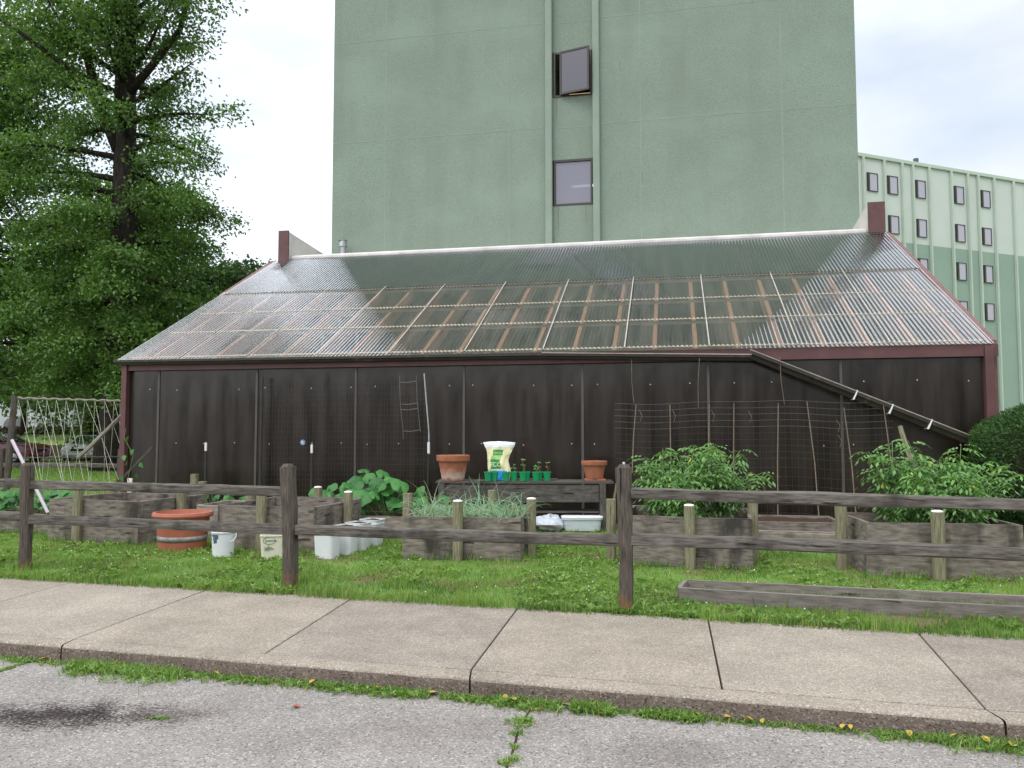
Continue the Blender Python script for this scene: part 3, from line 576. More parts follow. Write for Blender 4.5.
# ------------------------------------------------------------ green tower behind the greenhouse
tw = thing('apartment_tower', 'tall green stucco tower with a narrow column of windows behind the greenhouse', 'tower block', GO, GA)
TY = 8.3; TX0, TX1, TZ = .55, 15.62, 33
c0, c1 = 7.34, 8.53; wz = [8.1 + 3.2 * i for i in range(8)]
wm = MB(); wm.box(((TX0 + c0) / 2, TY + 7, TZ / 2), (c0 - TX0, 14, TZ)); wm.box(((TX1 + c1) / 2, TY + 7, TZ / 2), (TX1 - c1, 14, TZ))
z = 0
for a in wz + [None]:
    top = a if a else TZ
    wm.box(((c0 + c1) / 2, TY + 7.02, (z + top) / 2), (c1 - c0, 13.96, top - z)); z = (a or 0) + 1.35
wm.build('wall', M['tower'], tw)
MB().box(((c0 + c1) / 2, TY + 3.0, TZ / 2), (c1 - c0 + .3, .1, TZ)).build('room_back', mat('grey_room', (.16, .16, .18)), tw)
for x in (7.25, 8.62):
    p = MB().box((x, TY - .07, TZ / 2 + 3.2), (.2, .14, TZ - 6.4)).build('pilaster', M['tower_smooth'], tw, bevel=.03)
MB().box((7.25, TY - .09, 6.7), (.26, .2, .28)).build('pilaster_base', M['tower_smooth'], tw, bevel=.02); MB().box((8.62, TY - .09, 6.7), (.26, .2, .28)).build('pilaster_base', M['tower_smooth'], tw, bevel=.02)
sm = MB()
for x in (2.25, 6.06, 9.87, 13.7): sm.box((x, TY, TZ / 2 + 3), (.03, .008, TZ - 6))
for z in (10.42, 13.55, 16.7):
    sm.box((TX0 + (7.13 - TX0) / 2, TY, z), (7.13 - TX0, .007, .025)); sm.box(((8.74 + TX1) / 2, TY, z), (TX1 - 8.74, .007, .025)); sm.box(((c0 + c1) / 2, TY + .04, z - .03), (1.1, .007, .02))
sm.build('panel_joint', M['seam'], tw)
for i, a in enumerate(wz[:5]):
    fr = MB(); cx = (c0 + c1) / 2 ; hw = .53; yy = TY + .07
    for dx in (-hw, hw): fr.box((cx + dx, yy, a + .67), (.055, .09, 1.35))
    fr.box((cx, yy, a + .03), (2 * hw - .06, .09, .055)); fr.box((cx, yy, a + 1.31), (2 * hw - .06, .09, .055))
    f = fr.build('window', M['frame'], tw, bevel=.004)
    if i != 1: MB().box((cx, yy + .01, a + .67), (2 * hw - .05, .012, 1.23)).build('pane', M['pane'], f)
    else:
        s_ = MB(); w_ = .9; s_.box((.025, 0, 0), (.05, .05, 1.28)); s_.box((w_ - .025, 0, 0), (.05, .05, 1.28)); s_.box((w_ / 2, 0, .615), (w_ - .1, .05, .05)); s_.box((w_ / 2, 0, -.615), (w_ - .1, .05, .05))
        so = s_.build('open_sash', M['frame'], f, loc=(cx - hw + .17, TY - .03, a + .68), rz=R(-15)); so['label'] = 'dark framed sash swung outward at its right side'
        MB().box((w_ / 2, 0, 0), (w_ - .09, .012, 1.2)).build('pane', M['pane_dark'], so)
        MB().box((cx + .2, TY + .16, a + .085), (.62, .04, .05)).build('lit_tube', M['tube_warm'], f)
    if i == 0: MB().box((cx + .22, TY + .6, a + .72), (.62, .08, .05)).build('lit_tube', M['tube'], f)

st3 = MB()
for (x, z0, h_, w_) in ((7.5, 8.08, .9, .06), (8.3, 8.08, .6, .05), (7.46, 11.28, .8, .05), (9.3, 12.2, .35, .03), (9.9, 8.9, .4, .035), (9.3, 9.0, .3, .03)):
    b = len(st3.v); st3.v += [(x - w_ / 2, TY - .004 + (.04 if 7.3 < x < 8.6 else 0), z0), (x + w_ / 2, TY - .004 + (.04 if 7.3 < x < 8.6 else 0), z0), (x + w_ * .15, TY - .004 + (.04 if 7.3 < x < 8.6 else 0), z0 - h_)]; st3.face([b, b + 1, b + 2], [(0, 0)] * 3)
st3.build('rust_streak', mat('rust_streak', (.17, .19, .125), var=.15, scale=8, rough=.95), tw)
# ------------------------------------------------------------ pale green slab block at the right
RBA = R(21.5); rb = thing('apartment_block', 'pale green ribbed slab block with rows of small windows, lower storeys darker sage', 'apartment block', (25.2, 58, 0), RBA)
RL0, RL1, RH, RS = -6, 60, 22.1, 16.0
MB().box(((RL0 + RL1) / 2, 8, RS / 2), (RL1 - RL0, 16, RS)).build('lower_wall', M['rb_dark'], rb)
MB().box(((RL0 + RL1) / 2, 8, (RS + RH) / 2), (RL1 - RL0, 16, RH - RS)).build('upper_wall', M['rb_light'], rb)
MB().box(((RL0 + RL1) / 2, 8, RH + .15), (RL1 - RL0 + .3, 16.3, .3)).build('roof_edge', M['rb_rib'], rb, bevel=.04)
for L in (-1, 1.0, 3.05, 4.85, 5.95, 7.65, 10.0, 11.8, 12.95, 14.75, 17.0, 18.6, 20.6, 22.4):
    MB().box((L, -.13, RH / 2), (.14, .26, RH)).build('wall_rib', M['rb_rib'], rb, bevel=.04)
wproto = None
for L in (1.95, 3.95, 6.8, 10.9, 13.85):
    for z in (20.3, 17.25, 14.2, 11.15, 8.1):
        if wproto is None:
            fr = MB(); w_, h_ = 1.0, 1.35
            for dx in (-w_ / 2, w_ / 2): fr.box((dx, 0, 0), (.04, .08, h_ + .04))
            for dz in (-h_ / 2, h_ / 2): fr.box((0, 0, dz), (w_ - .04, .08, .04))
            fr.box((-w_ / 2 + .11, -.02, 0), (.16, .1, h_ - .08)); wproto = fr.build('window', M['frame'], rb, loc=(L, -.05, z)); MB().box((0, .02, 0), (w_, .03, h_)).build('pane', M['pane_far'], wproto)
        else: copy_tree(wproto, rb, loc=(L, -.05, z))
        
rl = MB().lathe([(.08, 0), (.08, .45), (.2, .5), (.2, .75), (.05, .8)], (0, 0, 0), 14).build('rooftop_vent', M['ink'], rb, smooth=True, loc=(7.6, 1.0, RH + .3))
MB().tube([(.1, 3, RH), (.1, 3, RH + 2.4)], .06, 6).build('aerial_mast', M['galv'], rb)

# ------------------------------------------------------------ split rail fences
def rail(m_, p0, p1, parent, seed, w=.07, h=.1, label=None):
    o = MB().rough(p0, p1, w, h, n=26, j=.008, bow=.012, seed=seed).build('rail', m_, parent, world=True, smooth=True)
    if label: o['label'] = label
    return o
fp = [(-12.1, 11.48), (-8.95, 10.42), (-5.656, 9.358), (-2.271, 8.29), (1.015, 7.197), (4.3, 6.15), (7.5, 5.15)]
fn = thing('split_rail_fence', 'weathered grey split rail fence along the sidewalk with one top rail missing', 'fence', (-5.656, 9.358, 0))
ph = [1.2, 1.2, 1.21, 1.24, 1.28, 1.25, 1.2]; pw = [.13, .13, .135, .15, .13, .13, .13]; lean = [0, 0, (-.02), -.05, -.01, 0, 0]
for i, (x, y) in enumerate(fp):
    m_ = MB().rough((x, y, -.2), (x + lean[i], y, ph[i]), pw[i], pw[i] * .95, up=(.3, 1, 0), n=22, j=.008, bow=.012, seed=40 + i, round_=.42, t0=.86, t1=1.0)
    m_.rough((x + lean[i], y, ph[i] - .004), (x + lean[i], y, ph[i] + .03), pw[i] * .9, pw[i] * .85, up=(.3, 1, 0), n=2, j=.004, bow=0, seed=60 + i, round_=.5, t1=.62)
    po = m_.build('post', M['post_rot'], fn, world=True, smooth=True)
rz_ = [(1.0, .6), (1.0, .6), (.985, .585), (None, .6), (1.05, .64), (1.03, .62)]
for i in range(6):
    a, b = Vector((*fp[i], 0)), Vector((*fp[i + 1], 0)); d = (b - a).normalized(); top, low = rz_[i]
    if top: rail(M['rail'], a + d * .03 + Vector((0, 0, top)), b - d * .03 + Vector((0, 0, top + (-.005 if i == 2 else -.02 if i == 4 else 0))), fn, 100 + i)
    rail(M['rail'], a + d * .03 + Vector((0, 0, low)), b - d * .03 + Vector((0, 0, low + (.03 if i == 3 else .01))), fn, 120 + i, h=.104)
rf = thing('split_rail_fence', 'weathered split rail fence on the rear lawn beside the greenhouse', 'fence', (-12, 18.4, 0))
rp_ = [(-14.9, 18.9), (-11.75, 18.4), (-8.75, 17.9)]
for i, (x, y) in enumerate(rp_):
    MB().rough((x, y, -.2), (x, y, 1.22), .14, .13, up=(.2, 1, 0), n=14, seed=200 + i, round_=.4).build('post', M['post'], rf, world=True, smooth=True)
for i in range(2):
    a, b = Vector((*rp_[i], 0)), Vector((*rp_[i + 1], 0))
    for z in (.84, .38): rail(M['rail'], a + Vector((.04, 0, z)), b + Vector((-.04, 0, z)), rf, 210 + i + int(z * 10))

# ------------------------------------------------------------ raised beds
BEDS = []
def bed(fl, yaw, w, d, h, label, posts, m_=None, soil=.12, group='raised garden beds of stacked boards', name='raised_bed'):
    t = thing(name, label, 'garden bed', (*fl, 0), R(yaw), group); m_ = m_ or M['board']; th = .042; n = max(1, round(h / .29)); bh = h / n
    BEDS.append((fl, yaw, w, d))
    for k in range(n):
        z = bh * (k + .5) - .004; hh = bh - .006; e = rnd.uniform(-.006, .006)
        for (a, b) in (((0, th / 2), (w, th / 2)), ((0, d - th / 2), (w, d - th / 2))):
            MB().rough((a[0] - (.012 if k == 0 else 0), a[1] + e, z), (b[0], b[1] - e, z), th, hh, n=10, j=.003, bow=.006, seed=rnd.randrange(9999), round_=.1).build('board', m_, t)
        for x in (th / 2, w - th / 2):
            MB().rough((x + e, th + .002, z), (x, d - th - .002, z), th, hh, n=8, j=.003, bow=.005, seed=rnd.randrange(9999), round_=.1).build('board', m_, t)
    s = MB(); nx_, ny_ = 14, 12
    for j in range(ny_ + 1):
        for i in range(nx_ + 1):
            x = th + (w - 2 * th) * i / nx_; y = th + (d - 2 * th) * j / ny_; s.v.append((x, y, h - soil + .03 * noise.noise(Vector((x * 4 + fl[0], y * 4, 3)))))
    for j in range(ny_):
        for i in range(nx_): a = j * (nx_ + 1) + i; s.face([a, a + 1, a + nx_ + 2, a + nx_ + 1], [(0, 0)] * 4)
    s.build('soil', M['soil'], t, smooth='all')
    for (x, y, ph_, white) in posts:
        p = MB().rough((x, y, -.15), (x, y, ph_), .118, .118, up=(.1, 1, 0), n=10, j=.003, bow=.006, seed=rnd.randrange(9999), round_=.4).build('post', M['treated'], t, world=True, smooth=True)
        if white: MB().lathe([(.056, 0), (.06, .006), (.056, .018), (.03, .024), (.001, .026)], (x, y, ph_ - .004), 16).build('white_top', M['capwhite'], p, world=True, smooth=True)
    return t
bA = bed((3.935, 8.90), -8, 1.6, 1.25, .6, 'raised board bed at the far right holding a big tomato bush', [(4.61, 8.70, .735, 1), (3.86, 9.42, .735, 1), (5.45, 10.15, .76, 0)])
bB = bed((1.311, 9.72), -15, 1.53, 1.4, .6, 'raised board bed with tomatoes just right of the middle fence post', [(2.08, 9.42, .735, 1), (2.97, 9.9, .76, 0), (1.24, 10.05, .76, 0)])
bC = bed((-1.376, 10.18), -9, 1.5, 1.3, .54, 'raised board bed filled with a tangle of onion leaves', [(-.678, 10.0, .735, 1), (.25, 10.35, .735, 1), (-1.43, 11.0, .76, 0), (-.29, 11.6, .76, 0)], soil=.06)
bD = bed((-4.03, 10.98), -13.5, 1.45, 1.5, .61, 'empty raised board bed behind the white buckets', [(-3.365, 10.76, .76, 0), (-2.35, 11.5, .735, 1), (-3.03, 12.5, .735, 1), (-3.95, 12.1, .76, 0)], soil=.3)
bE = bed((-6.84, 11.85), -17.5, 1.62, 1.4, .62, 'empty raised board bed at the left behind the terracotta tub', [(-6.288, 11.62, .77, 0), (-4.99, 12.1, .77, 0), (-5.2, 13.45, .77, 0), (-6.65, 13.3, .77, 0)], soil=.3)
bF = bed((-9.3, 13.0), -12, 2.35, 1.0, .32, 'low board bed of broad leaves at the left edge', [], m_=M['board'], soil=.05, name='low_garden_bed')
bG = bed((-5.02, 13.35), -11.4, 3.9, .75, .27, 'long low board bed of squash against the greenhouse wall', [], m_=M['board_pale'], soil=.03, name='low_garden_bed')
bH = bed((1.72, 12.45), -11.4, 3.2, 1.0, .27, 'low brown planter in front of the wire trellis', [], m_=M['board'], soil=.04, name='low_garden_bed')
bI = bed((1.75, 12.12), -11.4, 3.1, .28, .14, 'shallow pale board frame in front of the low brown planter', [], m_=M['board_pale'], soil=.05, name='low_garden_bed')
bJ = bed((-4.72, 12.0), -12, .42, .9, .52, 'small stack of pale boards boxed between the two left beds', [], m_=M['board_pale'], soil=.06, name='small_garden_bed')
# long shallow frame beside the sidewalk
lf = thing('plank_frame', 'long shallow plank frame lying on the grass beside the sidewalk', 'plank frame', (1.58, 7.63, 0), R(-16.6)); BEDS.append(((1.58, 7.75), -16.6, 5, .25))
MB().rough((0, 0, .06), (5.2, 0, .07), .04, .145, n=16, j=.003, bow=.01, seed=5, round_=.1).build('board', M['frame_board'], lf); MB().rough((.05, .42, .06), (5.2, .42, .07), .04, .145, n=16, j=.003, bow=.01, seed=6, round_=.1).build('board', M['frame_board'], lf)
MB().rough((-.0, .03, .06), (0.03, .4, .06), .04, .14, n=6, j=.003, bow=.004, seed=7, round_=.1).build('board', M['frame_board'], lf)

# ------------------------------------------------------------ potting bench and what stands on it
bn = thing('potting_bench', 'long dark wooden potting bench against the greenhouse wall', 'bench', (-1.25, 13.05, 0), R(-2)); BL, BZ = 2.9, .78
for k in range(3): MB().rough((0, .02 + .2 * k + .1, BZ), (BL, .02 + .2 * k + .1, BZ), .19, .035, n=14, j=.003, bow=.006, seed=300 + k, round_=.1).build('top_board', M['bench'], bn)
for x in (.1, 2.72):
    for y in (.04, .58): MB().rough((x, y, -.05), (x, y, BZ - .02), .1, .09, up=(0, 1, 0), n=6, j=.003, bow=.003, seed=rnd.randrange(999), round_=.12).build('leg', M['bench'], bn)
MB().rough((.16, .06, .6), (2.66, .06, .6), .035, .28, n=12, j=.003, bow=.004, seed=310, round_=.1).build('apron', M['bench'], bn)
MB().rough((.16, .3, .3), (2.66, .3, .3), .5, .025, n=12, j=.003, bow=.004, seed=311, round_=.1).build('lower_shelf', M['bench'], bn)
MB().rough((.9, .45, BZ + .03), (2.0, .42, BZ + .03), .14, .025, n=8, j=.003, seed=312, round_=.1).build('loose_plank', M['bench'], bn)
MB().rough((2.86, .1, .28), (2.95, .1, .76), .03, .12, up=(0, 1, 0), n=6, j=.003, seed=313, round_=.1).build('side_brace', M['treated'], bn)
ZT = BZ + .019
def pot(loc, r, h, label, m_, extras=True):
    t = thing('clay_pot', label, 'flower pot', loc)
    pr = [(.68 * r, 0), (.9 * r, h * .76), (.99 * r, h * .77), (r, h * .79), (r, h), (.93 * r, h), (.9 * r, h * .8), (.86 * r, h * .72), (.6, h * .7)] if False else [(.66 * r, 0), (.88 * r, h * .76), (.99 * r, h * .765), (r, h * .79), (1.02 * r, h * .99), (.94 * r, h), (.87 * r, h * .8), (.001, h * .78)]
    MB().lathe(pr[:6] + [(.9 * r, h * .86)], n=40).build('pot_wall', m_, t, smooth=True)
    MB().lathe([(.89 * r, h * .85), (.001, h * .86)], n=24).build('soil', M['soil'], t)
    return t
M['terra_lime'] = mat('clay_with_lime', (.33, .125, .07), var=.2, scale=9, rough=.85, bump=.1)
def lime(m):   # band of white lime deposit near the foot of the pot
    nt = m.node_tree; L = nt.links; bs = nt.nodes['Principled BSDF']; src = bs.inputs['Base Color'].links[0].from_socket
    t = N(nt, 'ShaderNodeTexCoord'); sp = N(nt, 'ShaderNodeSeparateXYZ'); L.new(t.outputs['Object'], sp.inputs[0])
    nn = N(nt, 'ShaderNodeTexNoise'); nn.inputs['Scale'].default_value = 12; L.new(t.outputs['Object'], nn.inputs[0])
    ad = N(nt, 'ShaderNodeMath', operation='MULTIPLY_ADD'); L.new(nn.outputs[0], ad.inputs[0]); ad.inputs[1].default_value = .16; L.new(sp.outputs[2], ad.inputs[2])
    ra = N(nt, 'ShaderNodeValToRGB'); L.new(ad.outputs[0], ra.inputs[0]); e = ra.color_ramp.elements; e[0].position = .09; e[0].color = (0, 0, 0, 1); e[1].position = .28; e[1].color = (0, 0, 0, 1); q = e.new(.14); q.color = (.75, .75, .75, 1); q = e.new(.18); q.color = (.55, .55, .55, 1)
    mx = N(nt, 'ShaderNodeMix', data_type='RGBA'); L.new(ra.outputs[0], mx.inputs[0]); L.new(src, mx.inputs[6]); mx.inputs[7].default_value = (.5, .45, .4, 1); L.new(mx.outputs[2], bs.inputs['Base Color'])
lime(M['terra_lime'])
pot((-.98, 13.3, ZT), .275, .42, 'larger clay pot with a white lime band on the left end of the bench', M['terra_lime'])
pr_ = pot((1.36, 13.22, ZT + .035), .212, .29, 'smaller clay pot on the right end of the bench', M['terra'])
MB().box((1.37, 13.22, ZT + .016), (.34, .26, .03)).build('clay_slab', M['terra'], pr_, world=True, bevel=.005)
# soil bag
bgt = thing('soil_bag', 'white and cream plastic soil bag with green and blue print standing on the bench', 'soil bag', (-.22, 13.36, ZT))
m_ = MB(); nu, nv = 24, 28; Hh = .62
def bagp(u, v, side):
    wv_ = .178 + .012 * math.sin(v * 7) if v < .5 else .178 + .012 * math.sin(v * 7) + (v - .5) * .15
    wv_ = wv_ * (1.0 if v < .84 else 1.04)
    x = (u - .5) * 2 * wv_ + .012 * math.sin(v * 9) ; th = (.065 * (1 - v) ** .6 + .002) * (1 - abs(2 * u - 1) ** 5) + .002
    wr = .022 * noise.noise(Vector((u * 4, v * 5, side * 3))) + .01 * noise.noise(Vector((u * 11, v * 9, side * 3 + 5))); zt = v * Hh + (.02 * math.sin(u * 3 + .4) + .012 * u) * v
    return (x, side * (th + wr), zt)
for side in (-1, 1):
    b0 = len(m_.v)
    for j in range(nv + 1):
        for i in range(nu + 1): m_.v.append(bagp(i / nu, j / nv, side))
    for j in range(nv):
        for i in range(nu):
            u, v = (i + .5) / nu, (j + .5) / nv; mi = 1
            if v > .84: mi = 0
            elif v < .24 and .08 < u < .85: mi = 4
            elif .64 < v < .8 and .27 + (.8 - v) * -.2 < u < .66: mi = 2
            elif .3 < v < .52 and .12 < u < .6: mi = 2
            elif .5 < v < .66 and .15 < u < .62 : mi = 3
            a = b0 + j * (nu + 1) + i; m_.face([a, a + 1, a + nu + 2, a + nu + 1], [(u, v)] * 4, mi)
m_.build('bag_skin', [M['bag_white'], M['bag_cream'], M['bag_green'], M['bag_lime'], M['bag_blue']], bgt, smooth='all')
def text(s, size, loc, parent, m, name='lettering', rz=0, rx=90):
    cu = bpy.data.curves.new(name, 'FONT'); cu.body = s; cu.size = size; cu.extrude = .001; cu.align_x = 'CENTER'; cu.align_y = 'CENTER'; cu.materials.append(m)
    o_ = bpy.data.objects.new(name, cu); COL.objects.link(o_); bpy.context.view_layer.update(); me = bpy.data.meshes.new_from_object(o_.evaluated_get(bpy.context.evaluated_depsgraph_get())); bpy.data.objects.remove(o_); o = link(bpy.data.objects.new(name, me)); o.location = loc; o.rotation_euler = (R(rx), 0, rz); o.parent = parent; return o
text('ECO', .1, (-.05, -.09, .26), bgt, M['bag_cream'], rx=84)
text('GREEN', .05, (-.012, -.066, .45), bgt, M['bag_lime'], rx=84)
# green seedling pots
sp_px = [(488, 0), (494.5, 0), (506, 0), (514, 1), (523, 3), (526.5, 0), (536, 2), (539, 4), (547, 5)]
labs = ['green seedling pot at the left foot of the soil bag', 'green seedling pot second from the left before the soil bag', 'green seedling pot third from the left before the soil bag',
        'green seedling pot just right of the soil bag with a thin stem', 'green seedling pot with the tallest leafy seedling', 'green seedling pot pressed against the tallest seedling pot', 'green seedling pot with small curled leaves',
        'green seedling pot with two reddish stems, second from right', 'rightmost green seedling pot with a single brown topped stem']
for k, (px, kind) in enumerate(sp_px):
    p = at_depth(px, 478, 13.1 + .04 * (k % 2)); t = thing('seedling_pot', labs[k], 'seedling pot', (p.x, p.y, ZT + (.0)), 0, 'green seedling pots on the bench')
    MB().lathe([(.043, 0), (.06, .135), (.065, .137), (.065, .15), (.058, .15), (.055, .12), (.001, .12)], n=16, sq=(1.05, 1.05, 3.4)).build('pot_wall', M['green_plastic'], t, smooth=True)
    if kind:
        r_ = random.Random(k); hgt = {1: .16, 2: .14, 3: .25, 4: .2, 5: .2}[kind]; m_ = MB(); m_.tube([(0, 0, .1), (.006, 0, .1 + hgt * .5), (-.008, 0, .1 + hgt)], .004, 5); m_.tube([(.01, 0, .1), (.03, 0, .1 + hgt * .4), (.035, 0, .1 + hgt * .7)], .003, 5)
        m_.build('stem', M['red_stem'] if kind > 3 else M['stem'], t)
        n_ = 14; C = np.column_stack([NR.normal(0, .016, n_), NR.normal(0, .012, n_), .1 + hgt * NR.choice([.62, .95, 1.0], n_)]); D = NR.normal(0, 1, (n_, 3)); D[:, 2] = abs(D[:, 2]) * .3
        V, F, U = leaves(C, D, NR.normal(0, .3, (n_, 3)) + [0, -.5, 1], .04, .024, NR.random(n_) * .4 + .55)
        np_mesh('leaves', V, F, U, M['leaf_tomato'], t)
# under the bench
wb = thing('plastic_sack', 'crumpled white plastic sack lying under the bench', 'sack', (.62, 12.95, 0)); m_ = MB(); n1, n2 = 20, 12
for j in range(n2 + 1):
    for i in range(n1):
        ph_ = math.pi * j / n2; th_ = 2 * math.pi * i / n1; k_ = 1 + .5 * noise.noise(Vector((math.cos(th_) * 1.9, math.sin(th_) * 1.9, ph_ * 1.7)))
        m_.v.append((.27 * k_ * math.sin(ph_) * math.cos(th_), .16 * k_ * math.sin(ph_) * math.sin(th_), .125 + .125 * k_ * math.cos(ph_)))
for j in range(n2):
    for i in range(n1): a = j * n1 + i; b = j * n1 + (i + 1) % n1; m_.face([a, b, b + n1, a + n1], [(0, 0)] * 4)
m_.build('sack_skin', mat('grey_white_sack', (.42, .46, .52), var=.25, scale=9, rough=.5, bump=.5, bscale=18), wb)
cbx = thing('storage_tub', 'shallow clear plastic storage tub lying under the bench beside the sack', 'storage tub', (1.13, 12.98, 0)); M['tub'] = mat('milky_plastic', (.5, .55, .6), var=.2, scale=5, rough=.3, bump=.1, stretch=(1, 1, 9))
MB().lathe([(.9, 0), (.97, .17), (1.03, .175), (1.03, .2), (.96, .2), (.9, .02), (.001, .02)], (0, 0, .02), 40, sq=(.32, .17, 5)).build('tub_body', M['tub'], cbx, smooth=True)
MB().lathe([(1.05, 0), (1.05, .02), (.95, .03), (.001, .03)], (0, 0, .222), 40, sq=(.32, .17, 5)).build('lid', M['bag_white'], cbx, smooth=True)

# ------------------------------------------------------------ big tub and buckets
t = thing('planter_tub', 'big terracotta tub mended with a band of grey tape on the grass', 'planter', (-4.5, 10.98, 0))
MB().lathe([(.3, 0), (.335, .36), (.35, .45), (.385, .452), (.395, .475), (.385, .51), (.35, .515), (.33, .44), (.3, .3), (.001, .3)], n=48).build('tub_wall', M['terra_plastic'], t, smooth=True)
MB().lathe([(.317, .13), (.3235, .2)], n=48).build('tape_band', M['tape'], t, smooth='all')
MB().lathe([(.305, .3), (.001, .31)], n=30).build('soil', M['soil'], t)
def bucket(loc, label, kind, rz=0, soil=False, h=.37, sq=None):
    t = thing('bucket', label, 'bucket', loc, rz, 'white plastic buckets beside the beds'); m_ = M['cream_plastic'] if kind == 'cream' else M['white_plastic']; r = .15 if not sq else 1
    prof = [(r * .87, 0), (r * .965, h * .82), (r * 1.03, h * .825), (r * 1.03, h * .845), (r * .98, h * .85), (r * 1.0, h * .97), (r * 1.05, h * .972), (r * 1.05, h), (r * .97, h), (r * .86, h * .3), (.001, h * .3)]
    MB().lathe(prof, n=40, sq=sq).build('bucket_wall', m_, t, smooth=True)
    if soil:
        MB().lathe([(r * .93, h * .9), (r * .6, h * .98), (.001, h * 1.03)], n=30, sq=sq).build('soil', M['soil'], t, smooth='all')
    return t
bk1 = bucket((-3.735, 10.40, 0), 'round white bucket with a small dark logo and wire handle', 'white')
MB().tube([(.155, 0, .335), (.18, -.04, .3), (.185, -.07, .25), (.165, -.1, .215), (.13, -.12, .2)], .005, 6).build('handle', M['white'], bk1)
def decal(parent, pieces, r, m, name='printed_logo'):
    """small patches wrapped round a bucket: pieces are (angle, z, w, h)"""
    d = MB()
    for (an, z, w, h) in pieces:
        b = len(d.v)
        for k in range(5):
            a = an + (k / 4 - .5) * w / r
            for dz in (-h / 2, h / 2): rr = r + (z + dz) * .04; d.v.append((rr * math.sin(a), -rr * math.cos(a), z + dz))
        for k in range(4): d.face([b + 2 * k, b + 2 * k + 2, b + 2 * k + 3, b + 2 * k + 1], [(0, 0)] * 4)
    return d.build(name, m, parent)
decal(bk1, [(-.5, .275, .1, .026), (-.42, .245, .07, .035), (-.6, .235, .03, .05), (-.52, .2, .03, .05), (-.36, .205, .035, .045), (-.2, .262, .03, .05)], .1335, M['ink'])
decal(bk1, [(-.5, .222, .03, .012), (-.48, .25, .012, .02)], .1355, M['bag_blue'])
bk2 = bucket((-3.04, 10.24, 0), 'squarish cream bucket with a green oval logo behind the fence post', 'cream', rz=.15, h=.35, sq=(.155, .14, 5))
ring = MB(); pts = []
for k in range(25): a = 2 * math.pi * k / 24; pts.append((-.03 + .075 * math.cos(a), -.134 - .0, .235 + .042 * math.sin(a)))
ring.tube(pts, .0028, 4, caps=False); ring.build('oval_logo', M['logo'], bk2)
text('greenway', .036, (-.01, -.1365, .237), bk2, M['logo'])
s_ = MB(); [s_.box((-.04 + dx, -.134, z), (w, .003, .006)) for dx, z, w in ((0, .15, .09), (.01, .135, .12), (-.02, .12, .06), (0, .17, .02))]; s_.build('small_print', M['logo'], bk2)
tubs = [((-2.36, 10.28), 'square white tub nearest the fence post, first of the receding row', 0), ((-2.20, 10.62), 'square white tub of soil, second of the receding row', 1), ((-2.10, 10.98), 'square white tub, third of the receding row', 0), ((-1.98, 11.38), 'square white tub of soil at the far end of the row', 1)]
for (x, y), lb, so in tubs: bucket((x, y, 0), lb, 'white', rz=R(-20), soil=True, h=.37, sq=(.15, .13, 5))

# ------------------------------------------------------------ wall-side wires, stakes and poles (greenhouse local -> world)
def gw(x, y, z): return tuple(GM @ Vector((x, y, z)))
def sag(x): return .02 * math.sin(x * 1.7) + .01 * math.sin(x * 4.1)
tr = thing('wire_trellis', 'welded wire trellis tied to upright canes behind the right-hand tomatoes', 'trellis', gw(9.7, -.25, 0))
m_ = MB(); X_0, X_1 = 9.68, 14.15; zs = [1.15 + .105 * i for i in range(10)] + [.25, .4, .55, .7, .85, 1.0]
for z in zs:
    xs_ = np.linspace(X_0 + (0 if z > 1.1 else .9), X_1, 28); m_.tube([gw(x, -.25 + .02 * math.sin(x * 2.3), z + sag(x)) for x in xs_],   .002 if z > 1.1 else .0017, 4, caps=False)
x = X_0
while x < X_1 + .01:
    m_.tube([gw(x, -.25 + .02 * math.sin(x * 2.3), (.22 if x > 10.7 else 1.13) + sag(x)), gw(x, -.25 + .02 * math.sin(x * 2.3), 2.1 + sag(x))], .0016, 4, caps=False); x += .1
m_.build('wire_grid', M['wire_dark'], tr, world=True)
m_ = MB()
for z in zs[5:10]:
    xs_ = np.linspace(X_0, X_1, 28); m_.tube([gw(x, -.258 + .02 * math.sin(x * 2.3), z + sag(x) + .003) for x in xs_], .0022, 4, caps=False)
m_.build('wire_grid', M['wire'], tr, world=True)
for x, z0, z1, dx in ((10.0, .9, 2.06, .05), (10.62, .9, 2.06, .0), (11.25, .9, 2.06, .02), (12.35, .1, 2.08, .03), (12.93, .1, 2.1, -.1), (13.5, .1, 2.0, -.1), (14.1, .1, 2.05, -.1), (11.85 - .2, .3, 2.08, .02)):
    MB().tube([gw(x - dx * .5, -.29, z0), gw(x, -.28, (z0 + z1) / 2), gw(x + dx, -.28, z1)], [.011, .01, .008], 6).build('cane', M['cane'], tr, world=True)
for x, z0, z1, dx in ((9.98, 2.1, 2.85, .0), (11.12, 2.0, 2.85, -.06), (12.42, 2.05, 2.85, .03)):
    MB().tube([gw(x, -.25, z1), gw(x + dx * .5, -.26, (z0 + z1) / 2), gw(x + dx + .03, -.26, z0)], .0045, 5).build('tie_string', M['cane'], tr, world=True)
for x, z in ((10.1, 1.98), (10.66, 1.97), (11.3, 1.97), (13.3, 1.55), (13.28, 1.8), (11.9, 1.95)):
    MB().tube([gw(x, -.29, z), gw(x + .05, -.31, z - .1), gw(x + .02, -.3, z - .2)], .004, 4).build('tie_string', M['cane'], tr, world=True)
tr2 = thing('wire_netting', 'faint fine wire netting standing against the left part of the greenhouse wall', 'netting', gw(3.1, -.14, 0))
m_ = MB(); x = 3.08
while x < 6.3: m_.tube([gw(x, -.14, .2), gw(x, -.14, 2.58)], .0015, 3, caps=False); x += .064
z = .2
while z < 2.6: m_.tube([gw(3.08, -.14, z), gw(4.6, -.135, z + .012), gw(6.28, -.14, z)], .0015, 3, caps=False); z += .1
